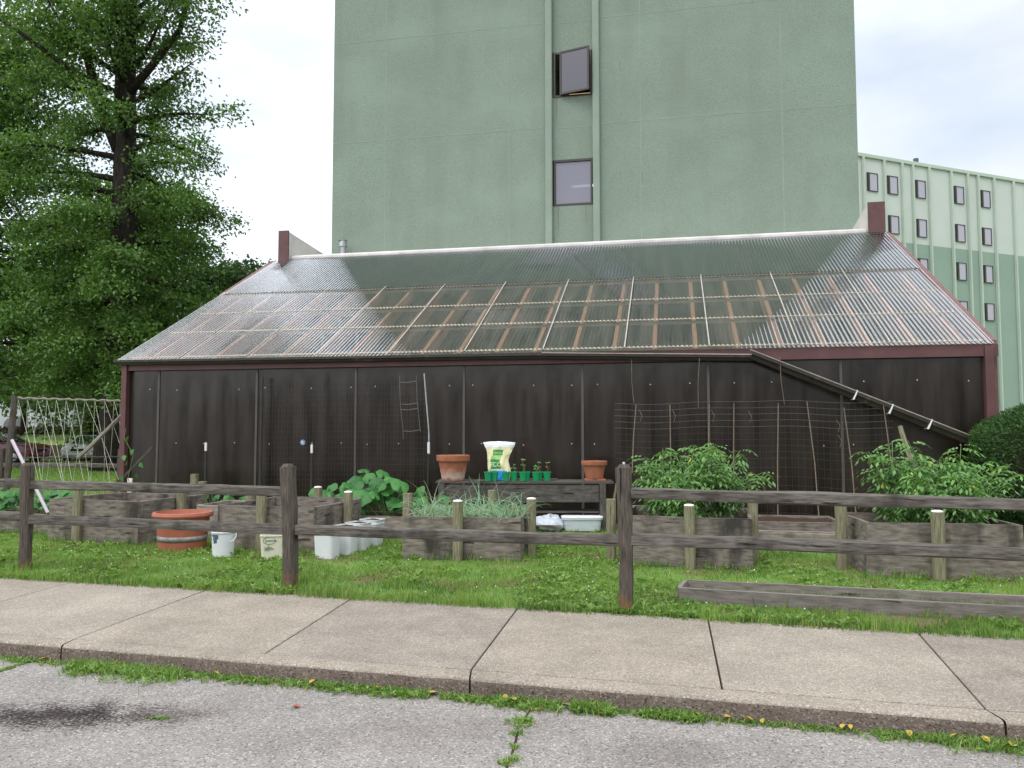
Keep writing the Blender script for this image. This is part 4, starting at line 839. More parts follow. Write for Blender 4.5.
m_.build('wire_grid', M['wire_dark'], tr2, world=True)
o = MB().tube([gw(3.0, -.17, 0), gw(3.0, -.17, 2.65)], .026, 8).build('steel_stake', M['steel_post']); tag(o, 'tall dark steel stake at the left edge of the wire netting', 'stake')
def tpost(x, y, z, label):
    t = thing('fence_stake', label, 'stake', gw(x, y, 0), 0, 'dark stakes with white tips')
    MB().box((0, 0, z / 2 - .1), (.035, .035, z)).build('stake_bar', M['steel_post'], t); MB().box((0, 0, z - .18), (.038, .038, .16)).build('white_tip', M['capwhite'], t, bevel=.003)
tpost(1.93, -.3, 1.5, 'dark steel stake with white tip left of the wire netting'); tpost(4.1, -.3, 1.47, 'dark steel stake with white tip in front of the netting and sticker')
tpost(9.85, -.6, 1.2, 'short dark steel stake with white tip behind the middle fence post')
cg = thing('wire_cage', 'flat wire tomato cage hanging on the greenhouse wall', 'tomato cage', gw(5.75, -.2, 1.45)); m_ = MB()
m_.tube([gw(5.76, -.2, 2.63), gw(5.78, -.2, 2.1), gw(5.84, -.21, 1.65), gw(5.84, -.2, 1.47)], .0055, 5); m_.tube([gw(6.08, -.2, 2.64), gw(6.1, -.2, 2.2), gw(6.16, -.2, 1.65), gw(6.18, -.2, 1.6)], .0055, 5)
for a, b, c in ((5.76, 6.09, 2.53), (5.79, 6.1, 2.13), (5.79, 6.11, 2.03), (5.83, 6.17, 1.64)): m_.tube([gw(a, -.2, c - .02), gw((a + b) / 2, -.24, c - .03), gw(b, -.2, c)], .005, 5)
m_.build('cage_wire', M['wire'], cg, world=True)
pl = thing('bent_pole', 'thin bent metal pole leaning against the wall left of the bench', 'pole', gw(6.33, -.3, 0))
MB().tube([gw(6.33, -.3, 0), gw(6.35, -.3, .8), gw(6.36, -.29, 1.3)], .014, 6).build('lower_pole', M['steel_post'], pl, world=True); MB().tube([gw(6.37, -.31, 1.2), gw(6.36, -.3, 1.6), gw(6.3, -.29, 2.2), gw(6.26, -.29, 2.66)], .013, 6).build('upper_pole', M['galv'], pl, world=True); MB().tube([gw(6.36, -.31, 1.22), gw(6.36, -.31, 1.42)], .024, 8).build('tape_joint', M['white'], pl, world=True)
o = MB().rough(gw(14.05, -.5, 1.2), gw(14.35, -.3, .9), .05, .05, n=6, seed=9).build('broken_stake', M['treated'], smooth=True); bpy.data.objects.remove(o)
bs_ = MB().rough(tuple(at_depth(900, 426, 10.6)), tuple(at_depth(915, 470, 10.4)), .05, .04, n=6, seed=9).build('broken_stake', M['treated'], smooth=True); tag(bs_, 'short tan wooden stake poking out of the right tomato bush', 'stake')
bs_ = MB().box(tuple(at_depth(130, 481, 15.2) - Vector((0, 0, .4))), (.09, .03, .9)).build('white_marker', M['capwhite'], bevel=.004); tag(bs_, 'white topped marker behind the left bed near the greenhouse corner', 'marker')
bs_ = MB().rough(tuple(at_depth(195, 500, 15.0) - Vector((0, 0, .4))), tuple(at_depth(195, 474, 15.0)), .13, .12, up=(0, 1, 0), n=6, seed=19, round_=.35).build('garden_post', M['treated'], smooth=True); tag(bs_, 'lone grey garden post with pale top between the two left beds', 'post')
o = MB().rough(gw(.9, -.6, 1.15) if False else tuple(at_depth(152, 447, 14.9)), tuple(at_depth(118, 482, 14.9)), .03, .04, n=6, seed=29).build('leaning_stick', M['post'], smooth=True); tag(o, 'thin dark stick leaning by the left greenhouse corner', 'stick')

# ------------------------------------------------------------ string trellis at the left, pipe and log
stt = thing('string_trellis', 'homemade string trellis frame with a wrapped top bar beside the greenhouse', 'trellis', (-9.9, 16.2, 0)); TYd = 16.3
a0, a1 = at_depth(15, 398, TYd), at_depth(122, 401, TYd)
MB().rough((a0.x - .12, TYd, 0), tuple(a0 + Vector((0, 0, .05))), .11, .1, up=(0, 1, 0), n=10, seed=401, round_=.4).build('post', M['post'], stt, world=True, smooth=True)
MB().rough((a1.x + .02, TYd, 0), tuple(a1), .08, .08, up=(0, 1, 0), n=10, seed=402, round_=.4).build('post', M['rail'], stt, world=True, smooth=True)
m_ = MB(); n_ = 26; pts = [a0.lerp(a1, i / n_) + Vector((0, 0, .012 * math.sin(i * 2.1))) for i in range(n_ + 1)]; m_.tube(pts, [.016 + .013 * (i % 2) for i in range(n_ + 1)], 7); m_.build('top_bar', M['log'], stt, world=True)
b0_, b1_ = at_depth(8, 458, TYd), at_depth(125, 457, TYd); pts = [b0_.lerp(b1_, i / n_) for i in range(n_ + 1)]; MB().tube(pts, [.014 + .012 * (i % 2) for i in range(n_ + 1)], 6).build('cross_bar', M['steel_post'], stt, world=True)
M['string'] = mat('pale_garden_string', (.7, .68, .6), var=.2, scale=9, rough=.9, bump=0)
r_ = random.Random(12); m_ = MB()
for i in range(11):
    u = 18 + i * 9.6; top = at_depth(u, 399 + i * .15, TYd); dirs = [r_.uniform(14, 34), -r_.uniform(0, 14)]
    for du in dirs:
        v1 = r_.uniform(478, 500); q = at_depth(u + du, v1, TYd - .25 * (1 if du > 0 else -1) + .0); m_.tube([tuple(top), tuple(top.lerp(q, .5) + Vector((.01, 0, 0))), tuple(q)], .0034, 4)
m_.build('string_net', M['string'], stt, world=True)
o = MB().tube([tuple(at_depth(12, 440, 12.9)), tuple(at_depth(48, 513, 12.58))], .026, 10).build('plastic_pipe', M['pvc'], smooth=True); tag(o, 'pale lilac plastic pipe leaning behind the left fence post', 'pipe')
o = MB().rough(tuple(at_depth(123, 414, 16.1)), tuple(at_depth(78, 458, 16.0)), .07, .07, n=12, bow=.06, seed=33, round_=.45).build('bleached_branch', M['log'], smooth=True); tag(o, 'bleached branch propped diagonally against the string trellis', 'branch')

# ------------------------------------------------------------ vegetation builders
def compound(P, D, n_pairs, L, leaf, seed_col, out, droop=.9):
    """tomato-like compound leaf: arching rachis with paired leaflets"""
    D = D.normalized(); side = D.cross(Vector((0, 0, 1)));
    if side.length < .01: side = Vector((1, 0, 0))
    side.normalize(); up = side.cross(D)
    for k in range(n_pairs + 1):
        t = (k + 1) / (n_pairs + 1); p = P + D * L * t - Vector((0, 0, droop * L * t * t * .6)); tan = (D - Vector((0, 0, droop * t * 1.2))).normalized()
        if k == n_pairs: out.append((p, tan, up, leaf * 1.2, seed_col)); continue
        for s_ in (-1, 1): out.append((p, (side * s_ + tan * .5 - Vector((0, 0, .3))).normalized(), up + Vector((rnd.uniform(-.3, .3), rnd.uniform(-.3, .3), 0)), leaf * (.7 + .3 * math.sin(t * 3)), seed_col + rnd.uniform(-.1, .1)))
def tomato(loc, h, spread, seed, label, stems=9, lean=(0, 0)):
    global rnd
    save = rnd; rnd = random.Random(seed); t = thing('tomato_plant', label, 'tomato plant', loc, 0, 'tomato plants in the raised beds'); out = []; sm_ = MB()
    for s_ in range(stems):
        az_ = rnd.uniform(0, 6.28); reach = spread * math.sqrt(rnd.random()); hh = h * 1.17 * rnd.uniform(.62, 1.02) * (1 - .28 * (reach / spread) ** 2); e = Vector((math.cos(az_) * reach + lean[0], math.sin(az_) * reach * .8 + lean[1], hh)); c = Vector((e.x * .35, e.y * .35, hh * .75)); pts = []
        for k in range(9): q = k / 8; pts.append(Vector((0, 0, -.02)) * (1 - q) ** 2 + c * 2 * q * (1 - q) + e * q * q)
        sm_.tube(pts, [.009 - .0007 * k for k in range(9)], 5)
        nl = int(22 * hh / .8)
        for k in range(nl):
            q = .12 + .88 * (k + rnd.random()) / nl; i = min(7, int(q * 8)); p = pts[i].lerp(pts[i + 1], q * 8 - i); a = rnd.uniform(0, 6.28); D = Vector((math.cos(a), math.sin(a) , rnd.uniform(.1, .7)))
            compound(p, D, 3, rnd.uniform(.15, .27), rnd.uniform(.045, .07), rnd.betavariate(2.4, 2.2) * .55 + .32 * q, out)
    sm_.build('stems', M['stem'], t)
    C = np.array([o_[0] for o_ in out]); D = np.array([o_[1] for o_ in out]); U_ = np.array([o_[2] for o_ in out]); L = np.array([o_[3] for o_ in out]); c = np.clip(np.array([o_[4] for o_ in out]), 0, .93); c[NR.random(len(c)) < .012] = .97
    V, F, U = leaves(C, D, U_, L * 1.3, L * .5, c, fold=-.2); np_mesh('leaves', V, F, U, M['leaf_tomato'], t); rnd = save; return t
def bp(fl, yaw, x, y, z): a = R(yaw); return (fl[0] + x * math.cos(a) - y * math.sin(a), fl[1] + x * math.sin(a) + y * math.cos(a), z)
for x, y, h, s_, sd_, lb, ln in ((.45, .75, .85, .36, 1, 'tomato plant at the left end of the bed beside the middle fence post', (-.05, 0)), (.8, .6, 1.02, .5, 2, 'tallest tomato plant in the middle of the bed near the middle fence post', (0, 0)),
                              (1.15, .85, .93, .5, 3, 'tomato plant sprawling over the right end of the bed near the middle fence post', (.12, 0)), (.75, .35, .6, .42, 4, 'lower tomato plant at the front of the bed near the middle fence post', (0, -.03))):
    tomato(bp((1.311, 9.72), -15, x, y, .47), h, s_, sd_, lb, stems=11, lean=ln)
for x, y, h, s_, sd_, lb, ln in ((.5, .7, .92, .42, 11, 'tomato plant on the left of the far right bed', (.05, 0)), (.85, .6, .98, .5, 12, 'tallest tomato plant in the middle of the far right bed', (0, 0)),
                              (1.25, .75, .85, .48, 13, 'tomato plant reaching towards the hedge from the far right bed', (.22, 0)), (.6, .35, .65, .42, 14, 'lower tomato plant at the front of the far right bed', (0, -.03)), (1.15, .3, .6, .4, 15, 'lower tomato plant at the front right of the far right bed', (0, 0))):
    tomato(bp((3.935, 8.90), -8, x, y, .47), h, s_, sd_, lb, stems=11, lean=ln)
# onions
n_ = 760; bx_ = NR.random(n_) * 1.4 + .05; by_ = NR.random(n_) * 1.2 + .05; a = R(-9); BX = -1.376 + bx_ * math.cos(a) - by_ * math.sin(a); BY = 10.18 + bx_ * math.sin(a) + by_ * math.cos(a)
Vs, Fs, Us = [], [], []
for i in range(n_):
    az_ = NR.random() * 6.28; L = NR.uniform(.2, .4) if NR.random() < .87 else NR.uniform(.45, .7); bend = NR.uniform(.5, 2.6); w = .0065; K = 7; el_ = NR.uniform(.7, 1.5); p = np.array([BX[i], BY[i], .46]); b0 = len(Vs); sidev = np.array([-math.sin(az_), math.cos(az_), 0]) * w
    for k in range(K + 1):
        ww = sidev * (1 - k / K * .8); Vs += [p - ww, p + ww, p + np.array([0, 0, w * 1.1 * (1 - k / K)])]; p = p + np.array([math.cos(el_) * math.cos(az_), math.cos(el_) * math.sin(az_), math.sin(el_)]) * L / K; el_ -= bend / K
        if p[2] < .48: p[2] = .48 + NR.random() * .03
    cc = NR.random() ** 1.2 * .92
    if NR.random() < .06: cc = .97
    for k in range(K):
        q = b0 + 3 * k
        for (a_, b_) in ((0, 2), (2, 1)): Fs += [[q + a_, q + b_, q + b_ + 3], [q + a_, q + b_ + 3, q + a_ + 3]]
    Us += [[cc, .5]] * (K * 4 * 3)
o = np_mesh('onion_leaves', np.array(Vs), np.array(Fs), np.array(Us), M['leaf_onion']); tag(o, 'tangle of blue green onion leaves filling the middle raised bed', 'onions', kind='stuff')
# squash: lobed leaves on long stalks
def squash(loc, n, rx, ry, h, size, seed, label, cat='squash plant', name='squash_plant', group='squash plants by the greenhouse wall'):
    r = random.Random(seed); t = thing(name, label, cat, loc, 0, group); V, F, U = [], [], []; sm_ = MB()
    for i in range(n):
        x, y = r.uniform(-rx, rx), r.uniform(-ry, ry); z = h * r.uniform(.35, 1) * (1 - .35 * (x / rx) ** 2); s_ = size * r.uniform(.65, 1.15); c = Vector((x, y, z)); sm_.tube([(x * .4, y * .4, 0), (x * .8, y * .8, z * .6), c], .006, 4)
        nrm = Vector((r.uniform(-.5, .5), r.uniform(-1.0, -.1), r.uniform(.35, 1))).normalized(); a = nrm.cross(Vector((0, 0, 1))).normalized(); b = nrm.cross(a); rot = r.uniform(-.6, .6); col = r.random() * .9; K = 20; b0 = len(V); V.append(tuple(c))
        for ring_ in (.55, 1):
            for k in range(K):
                an = 2 * math.pi * k / K; rad = s_ * (1 - .1 * abs(math.sin(an * 2.5)) - (.5 if abs(an - math.pi) < .2 else 0)) * ring_; wob = s_ * (.1 if ring_ < 1 else .0) - s_ * .16 * (ring_ == 1) + s_ * .07 * math.sin(an * 5) * ring_
                V.append(tuple(c + a * math.sin(an + rot) * rad + b * -math.cos(an + rot) * rad + nrm * wob))
        for k in range(K):
            k2 = (k + 1) % K; F += [[b0, b0 + 1 + k, b0 + 1 + k2], [b0 + 1 + k, b0 + 1 + K + k, b0 + 1 + K + k2], [b0 + 1 + k, b0 + 1 + K + k2, b0 + 1 + k2]]
        U += [[col, .5]] * (K * 9)
    sm_.build('stems', M['stem'], t); o = np_mesh('leaves', np.array(V), np.array(F), np.array(U), M['leaf_squash'], t); o.data.polygons.foreach_set('use_smooth', [True] * len(o.data.polygons)); return t
for (u, v, n, rx, ry, h, s_, sd_, lb) in ((340, 518, 22, .5, .35, .55, .12, 1, 'squash plant with broad leaves behind the round topped bed post'), (368, 516, 24, .42, .3, .8, .13, 2, 'tallest squash plant behind the row of white tubs'), (392, 519, 22, .45, .25, .62, .15, 3, 'squash plant with the biggest leaves left of the onion bed'), (425, 520, 14, .35, .25, .45, .09, 4, 'small squash plant behind the left end of the onion bed'),
                                      (225, 512, 20, .5, .3, .5, .1, 5, 'leafy squash plant behind the gap between the two left beds')):
    p = at(u, v, .2); squash((p.x, min(p.y, 13.6), .22), n, rx, ry, h, s_, sd_, lb)
for k, (x, y) in enumerate(((-8.6, 13.3), (-7.9, 13.2), (-7.3, 13.05))): squash((x, y, .26), 26, .42, .35, .42, .1, 20 + k, ['broad leaved plant at the left edge in the low bed', 'broad leaved plant in the middle of the low bed at left', 'broad leaved plant beside the pale pipe in the low bed'][k], cat='leafy plant', name='leafy_plant', group='leafy plants in the left low bed')
squash((-6.2, 14.3, .0), 40, 1.2, .4, .5, .075, 31, 'spreading ground plant behind the left raised bed', cat='leafy plant', name='leafy_plant', group=None)
# climbing vine by the corner post
vn = thing('climbing_vine', 'thin climbing vine with heart shaped leaves at the left greenhouse corner', 'vine', tuple(at_depth(132, 490, 14.8)[:2]) + (0,)); m_ = MB(); pts = [at_depth(u, v, 14.8) for u, v in ((131, 530), (134, 500), (128, 478), (133, 455), (124, 437), (126, 428))]; m_.tube([tuple(p) for p in pts], .006, 5); m_.build('stem', M['stem'], vn, world=True)
cs = np.array([list(at_depth(u, v, 14.75)) for u, v in ((126, 438), (134, 449), (127, 462), (137, 473), (131, 484), (122, 475), (140, 462), (124, 455), (130, 495), (138, 490), (119, 487))]); cs = cs - np.array(vn.location); D = NR.normal(0, .5, (len(cs), 3)) + [0, -.3, -.7]; V, F, U = leaves(cs, D, NR.normal(0, .3, (len(cs), 3)) + [0, -1, .5], .13, .1, NR.random(len(cs)) * .5 + .5, fold=.25); np_mesh('leaves', V, F, U, M['leaf_squash'], vn)

# ------------------------------------------------------------ hedge
hd = thing('clipped_hedge', 'clipped dark green shrub at the right corner of the greenhouse', 'hedge', (8.95, 12.05, 0)); n_ = 42000; th_ = NR.random(n_) * 6.283; ph_ = np.arccos(NR.uniform(-.9, 1, n_)); rr = 1 - .16 * NR.random(n_) ** 2
lump = np.array([noise.noise(Vector((math.cos(a) * 3.2, math.sin(a) * 3.2, b * 2.2))) for a, b in zip(th_, ph_)]) * .09; rr = rr + lump
def sgnpow(a, p): return np.sign(a) * np.abs(a) ** p
C = np.column_stack([1.85 * rr * sgnpow(np.sin(ph_), .7) * np.cos(th_), 1.5 * rr * sgnpow(np.sin(ph_), .7) * np.sin(th_), 1.05 + 1.02 * rr * sgnpow(np.cos(ph_), .75)]); D = unit(C - [0, 0, .9]) + NR.normal(0, .6, (n_, 3)); V, F, U = leaves(C, D, NR.normal(0, 1, (n_, 3)), .07, .022, np.clip(NR.random(n_) * .7 + lump * 2 + .1, 0, 1)); np_mesh('foliage', V, F, U, M['leaf_hedge'], hd)
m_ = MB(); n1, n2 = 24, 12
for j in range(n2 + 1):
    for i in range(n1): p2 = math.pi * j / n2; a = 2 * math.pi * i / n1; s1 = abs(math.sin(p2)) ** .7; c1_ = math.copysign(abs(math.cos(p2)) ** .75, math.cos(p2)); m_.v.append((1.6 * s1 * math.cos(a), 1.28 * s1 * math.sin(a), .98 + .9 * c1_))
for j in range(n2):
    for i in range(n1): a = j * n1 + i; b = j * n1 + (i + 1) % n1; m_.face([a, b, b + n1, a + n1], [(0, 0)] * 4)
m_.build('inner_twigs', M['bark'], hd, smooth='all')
for k in range(3): MB().tube([(-.3 + .3 * k, 0, 0), (-.4 + .4 * k, 0, .6)], .05, 6).build('stem', M['bark'], hd)

# ------------------------------------------------------------ trees
def tree(name, label, loc, H, rad, seed, limbs, leafn, leaf, trunk_r, cb_, mat_leaf, lean=(0, 0), group=None, fork=True, gap=.35, prof=None, path=None, extra_limbs=()):
    """trunk with limbs; each limb carries flat sprays of twigs and leaves, so gaps stay between the tiers"""
    r = random.Random(seed); g_ = np.random.default_rng(seed); t = thing(name, label, 'tree', loc, 0, group); m_ = MB(); K = 14; tp = []
    for k in range(K + 1):
        q = k / K; tp.append(Vector((lean[0] * q + .25 * math.sin(q * 5 + seed) * q, lean[1] * q, -.2 + q * H * .96)) if not path else Vector(path(q)))
    m_.tube(tp, [trunk_r * (1.35 if k == 0 else 1) * (1 - (.8 if path else .93) * (k / K) ** 1.15) + .02 for k in range(K + 1)], 12)
    def tpos(z):
        q = min(.999, max(0, (z + .2) / (H * .96))) * K; i = int(q); return tp[i].lerp(tp[i + 1], q - i)
    clusters = []
    for i in range(limbs):
        q = (i + r.random()) / limbs; z = cb_ + (H * .97 - cb_) * q; az_ = i * 2.4 + r.uniform(-.5, .5); hq = (z - cb_) / (H - cb_)
        Rr = rad * (prof(hq) if prof else (1 - hq * .75)) * r.uniform(.7, .93); p = tpos(z); rise = .9 * hq - .12; pts = [p]; d = Vector((math.cos(az_), math.sin(az_), rise)).normalized(); seg = 7
        for k in range(seg):
            d = (d + Vector((r.uniform(-.16, .16), r.uniform(-.16, .16), -.07 if hq < .5 else .03))).normalized(); p = p + d * Rr / seg; pts.append(p)
        m_.tube(pts, [max(.012, trunk_r * .3 * (1 - hq * .6) * (1 - k / (seg + .5))) for k in range(seg + 1)], 6)
        for k in range(2 if path else 1, seg + 1):
            for s_ in range(3):
                b = pts[k]; a2 = az_ + r.uniform(-1.5, 1.5); dd = Vector((math.cos(a2), math.sin(a2), r.uniform(-.25, .3))); L2 = Rr * r.uniform(.12, .3); e = b + dd * L2
                if k % 2 == 0: m_.tube([b, (b + e) / 2 + Vector((0, 0, .05)), e], [.02, .012, .006], 4)
                if path and hq > .36 and r.random() < .5: continue
                for s3 in range(2): clusters.append((b.lerp(e, r.uniform(.35, 1.0)), dd, r.random()))
    for (pts, r0, leafy) in extra_limbs:
        pts = [Vector(p) - Vector(loc) for p in pts]; m_.tube(pts, [r0 * (1 - .85 * k / (len(pts) - 1)) for k in range(len(pts))], 8)
        for k in range(int(leafy)):
            q = r.uniform(.3, 1) * (len(pts) - 1.001); i = int(q); b = pts[i].lerp(pts[i + 1], q - i); a2 = r.uniform(0, 6.28); dd = Vector((math.cos(a2), math.sin(a2), r.uniform(-.2, .5))); clusters.append((b + dd * r.uniform(.3, 1.6), dd, r.random()))
    m_.build('trunk', M['bark'], t, smooth='all')
    nc = len(clusters); per = max(4, leafn // nc); Cc = np.array([c[0] for c in clusters]); Dc = np.array([c[1] for c in clusters]); col = np.array([c[2] for c in clusters]); Cc = np.repeat(Cc, per, 0); Dc = np.repeat(Dc, per, 0); col = np.repeat(col, per)
    size = rad * (.062 if path else .085); P_ = Cc + g_.normal(0, 1, Cc.shape) * [size, size, size * (.75 if path else .42)]; D = Dc * .6 + g_.normal(0, .8, Cc.shape); D[:, 2] -= .25; Nn = g_.normal(0, .55, Cc.shape) + [0, 0, 1]
    V, F, U = leaves(P_, D, Nn, leaf * g_.uniform(.7, 1.3, len(P_)), leaf * .62, np.clip(.5 * col + .5 * g_.random(len(P_)), 0, 1)); np_mesh('crown', V, F, U, mat_leaf, t); return t
tb = at(113, 471); YT = tb.y
def P3(u, v, dy=0): return tuple(at_depth(u, v, YT + dy))
ex = [([P3(119, 150), P3(100, 105, -.3), P3(88, 60, -.5), P3(78, 0, -.6), P3(66, -70, -.8)], .3, 34), ([P3(100, 105, -.3), P3(60, 62, -1), P3(10, 25, -1.5), P3(-40, 0, -2)], .16, 26), ([P3(127, 95), P3(150, 68, -.6), P3(180, 30, -1), P3(192, -20, -1.2), P3(205, -90, -1)], .2, 34),
      ([P3(88, 60, -.5), P3(60, 20, -1), P3(35, -20, -1)], .12, 30), ([P3(129, 60), P3(112, 10, -.5), P3(100, -60, -1)], .16, 40), ([P3(116, 120, -.2), P3(118, 60, -1), P3(112, 20, -1.3), P3(95, -30, -1.4)], .13, 30)]
tree('shade_tree', 'huge dark trunked shade tree with tiered leafy sprays left of the greenhouse', (tb.x, tb.y, 0), 27, 5.2, 4, 80, 90000, .175, .68, 3.3, M['leaf_oak'], prof=lambda q: (.78 + .55 * q if q < .35 else 1.0 - .5 * (q - .35)), extra_limbs=ex, path=lambda q: (.25 * q + .12 * math.sin(q * 7), .1 * math.sin(q * 4), -.2 + q * 26))
tree('shade_tree', 'leaning second tree with a dark trunk between the parked cars and the big tree', (-27.2, 50.5, 0), 16, 7.5, 9, 40, 36000, .28, .5, 4.6, M['leaf_oak'], lean=(3.4, 0), prof=lambda q: 1 - .5 * q)
tree('shade_tree', 'dense tree filling the left edge of the view behind the string trellis', (-25.5, 38, 0), 21, 7.2, 15, 60, 52000, .24, .42, 3.6, M['leaf_oak'], prof=lambda q: 1 - .45 * q)
for k, (x, y, h, r_, lb) in enumerate(((-15.2, 47, 10.2, 5.0, 'lower round tree showing above the left end of the greenhouse roof'), (-21, 58, 12.5, 6, 'dark background tree behind the big trunk'), (-38, 72, 15, 7.5, 'tall far tree above the pale house at left'), (-49, 80, 16, 8, 'far tree over the left end of the pale house'), (-56, 68, 15, 8, 'far tree at the extreme left beyond the maroon car'), (-31, 84, 14, 7, 'far tree to the right of the pale house'))):
    tree('background_tree', lb, (x, y, gz(y)), h, r_, 50 + k, 34, 26000, .3, .3, 2.6 if k < 2 else 4.5, M['leaf_far'], group='trees behind the lawn', prof=lambda q: math.sqrt(max(0.05, 1 - (q * 1.02 - .3) ** 2 / .6)))

n_ = 26000; xx = NR.uniform(-85, 85, n_); top = 8 + 4.5 * np.array([noise.noise(Vector((a * .09, 2, 0))) for a in xx]) + 2.2 * np.array([noise.noise(Vector((a * .33, 7, 0))) for a in xx])  # unseen trees added behind the camera so the wall panels reflect something dark
C = np.column_stack([xx, -48 + NR.normal(0, 2.2, n_), top * NR.random(n_) ** .7]); V, F, U = leaves(C, NR.normal(0, 1, (n_, 3)), NR.normal(0, 1, (n_, 3)), 1.3, 1.0, NR.random(n_)); o = np_mesh('added_treeline', V, F, U, M['leaf_far']); tag(o, 'unseen tree row added behind the viewer to darken the wall reflections', 'wood', kind='stuff')
# ------------------------------------------------------------ house, cars
hs = thing('pale_house', 'low pale grey house with dark windows across the rear lawn', 'house', (-54, 92, 1.3)); 
MB().box((0, 5, 2.2), (26, 10, 4.4)).build('wall', M['house'], hs); MB().prism([(-.6, 4.4), (10.6, 4.4), (5, 7.4)], 'x', -13.6, 13.6).build('roof', M['roofgrey'], hs)
gp_ = MB().prism([(-4.2, 0), (4.2, 0), (4.2, 4.2), (0, 6.6), (-4.2, 4.2)], 'y', -1.5, .02); gp_.build('gable', M['house'], hs)
for x, z, w, h_ in ((-12.3, 1.9, 1.5, 1.6), (.8, 1.2, 1.4, 1.0), (2.9, 1.2, 1.4, 1.0), (6.5, 1.2, 1.2, 1.0), (9.0, 1.2, 1.2, 1.0), (-7.5, 1.3, 1.3, 1.1)):
    y = -.05 if abs(x) > 4.2 else -1.55; f = MB().box((x, y, z), (w + .2, .1, h_ + .2)).build('window', M['white'], hs); MB().box((x, y - .06, z), (w, .05, h_)).build('pane', M['car_glass'], f)
ar = MB(); ar.prism([(-1.3, 0), (1.3, 0), (1.3, 1.0)] + [(1.3 * math.cos(a), 1.0 + 1.1 * math.sin(a)) for a in np.linspace(.1, math.pi - .1, 10)] + [(-1.3, 1.0)], 'y', -1.6, -1.45); ar.v = [(x - 2.4, y, z) for x, y, z in ar.v]; ar.build('arched_door', M['roofgrey'], hs)
hg = thing('low_hedge', 'low dark hedge strip in front of the pale house', 'hedge', (-54, 89, 1.3)); n_ = 9000; C = np.column_stack([NR.uniform(-13, 16, n_), NR.uniform(-.5, .5, n_), NR.uniform(0, .75, n_)]); V, F, U = leaves(C, NR.normal(0, 1, (n_, 3)), NR.normal(0, 1, (n_, 3)), .3, .18, NR.random(n_) * .5); np_mesh('foliage', V, F, U, mat('brownish_hedge', (.05, .04, .03), c2=(.09, .06, .04)), hg)
bf = thing('board_fence', 'low brown board fence behind the parked cars', 'fence', (-40, 49, 0)); MB().box((0, 0, .4), (60, .08, .8)).build('boards', mat('brown_boards', (.1, .075, .05), var=.4, scale=3, stretch=(8, 1, 1)), bf)
for k in range(10): MB().box((-28 + 6.2 * k, -.08, .42), (.14, .1, .9)).build('post', M['post'], bf)
def car(name_label, loc, rz, paint_, profile, glass, Lc, Wc, group='cars parked across the rear lawn'):
    t = thing('parked_car', name_label, 'car', loc, rz, group); hw = Wc / 2
    # lower body: loft with tucked sides
    m_ = MB(); n = len(profile); secs = [(-hw, .1), (-hw * .97, 0), (hw * .97, 0), (hw, .1)]
    def sect(y, inset): return [(x * (1 - inset * .03), y, z if z > .3 else z) for x, z in profile]
    ys = [(-hw, .9), (-hw * .93, 1.0), (hw * .93, 1.0), (hw, .9)]
    for y, k in ys:
        for x, z in profile: m_.v.append((x * (.99 if k < 1 else 1), y, .28 + (z - .28) * (k if z > .5 else 1)))
    for i in range(3):
        for j in range(n): a = i * n + j; b = i * n + (j + 1) % n; m_.face([a, b, b + n, a + n], [(0, 0)] * 4)
    m_.face(list(range(n))[::-1], [(0, 0)] * n); m_.face([3 * n + j for j in range(n)], [(0, 0)] * n); body = m_.build('body', paint_, t, smooth=True, bevel=.03)
    # cabin glass block and roof
    m_ = MB(); x0, x1, x2, x3, zb, zt = glass; gw_ = hw * .9; rw_ = hw * .72
    m_.v = [(x0, -gw_, zb), (x3, -gw_, zb), (x3, gw_, zb), (x0, gw_, zb), (x1, -rw_, zt), (x2, -rw_, zt), (x2, rw_, zt), (x1, rw_, zt)]
    for f in ((0, 1, 5, 4), (1, 2, 6, 5), (2, 3, 7, 6), (3, 0, 4, 7), (4, 5, 6, 7)): m_.face(list(f), [(0, 0)] * 4)
    m_.build('windows', M['car_glass'], t); MB().box(((x1 + x2) / 2, 0, zt + .02), (x2 - x1 + .06, rw_ * 2 + .04, .05)).build('roof', paint_, t, bevel=.02)
    for s_ in (-1, 1):
        for (a, b) in (((x0, zb), (x1, zt)), ((x3, zb), (x2, zt)), (((x0 + x3) / 2, zb), ((x1 + x2) / 2, zt))): MB().beam((a[0], s_ * gw_, a[1]), (b[0], s_ * rw_, b[1]), .06, .07).build('pillar', paint_, t)
        MB().box((x3 - .25, s_ * (hw + .08), zb + .08), (.12, .16, .12)).build('mirror', M['black'], t, bevel=.02)
        MB().box((Lc / 2 - .08, s_ * hw * .72, .66), (.1, .32, .14)).build('headlight', M['pane_far'], t, bevel=.02)
        for x in (-Lc * .3, Lc * .31):
            w_ = MB().lathe([(.15, -.1), (.3, -.11), (.33, -.06), (.33, .06), (.3, .11), (.15, .1)], n=24); w_.v = [(x + a, s_ * (hw - .08) + c, .33 + b) for a, b, c in w_.v]; w = w_.build('wheel', M['black'], t, smooth=True)
            h_ = MB().lathe([(.2, -.115), (.05, -.125), (.001, -.125)] if s_ < 0 else [(.2, .115), (.05, .125), (.001, .125)], n=16); h_.v = [(x + a, s_ * (hw - .08) + c, .33 + b) for a, b, c in h_.v]; h_.build('rim', M['galv'], w)
    MB().box((Lc / 2 + .0, 0, .66), (.06, Wc * .42, .12)).build('grille', M['black'], t); MB().box((Lc / 2 + .0, 0, .42), (.12, Wc * .92, .14)).build('bumper', paint_, t, bevel=.04)
    return t
sedan = [(-2.28, .3), (2.2, .3), (2.3, .45), (2.28, .7), (2.1, .82), (1.2, .95), (.9, .98), (-1.5, 1.0), (-2.2, .95), (-2.3, .7)]
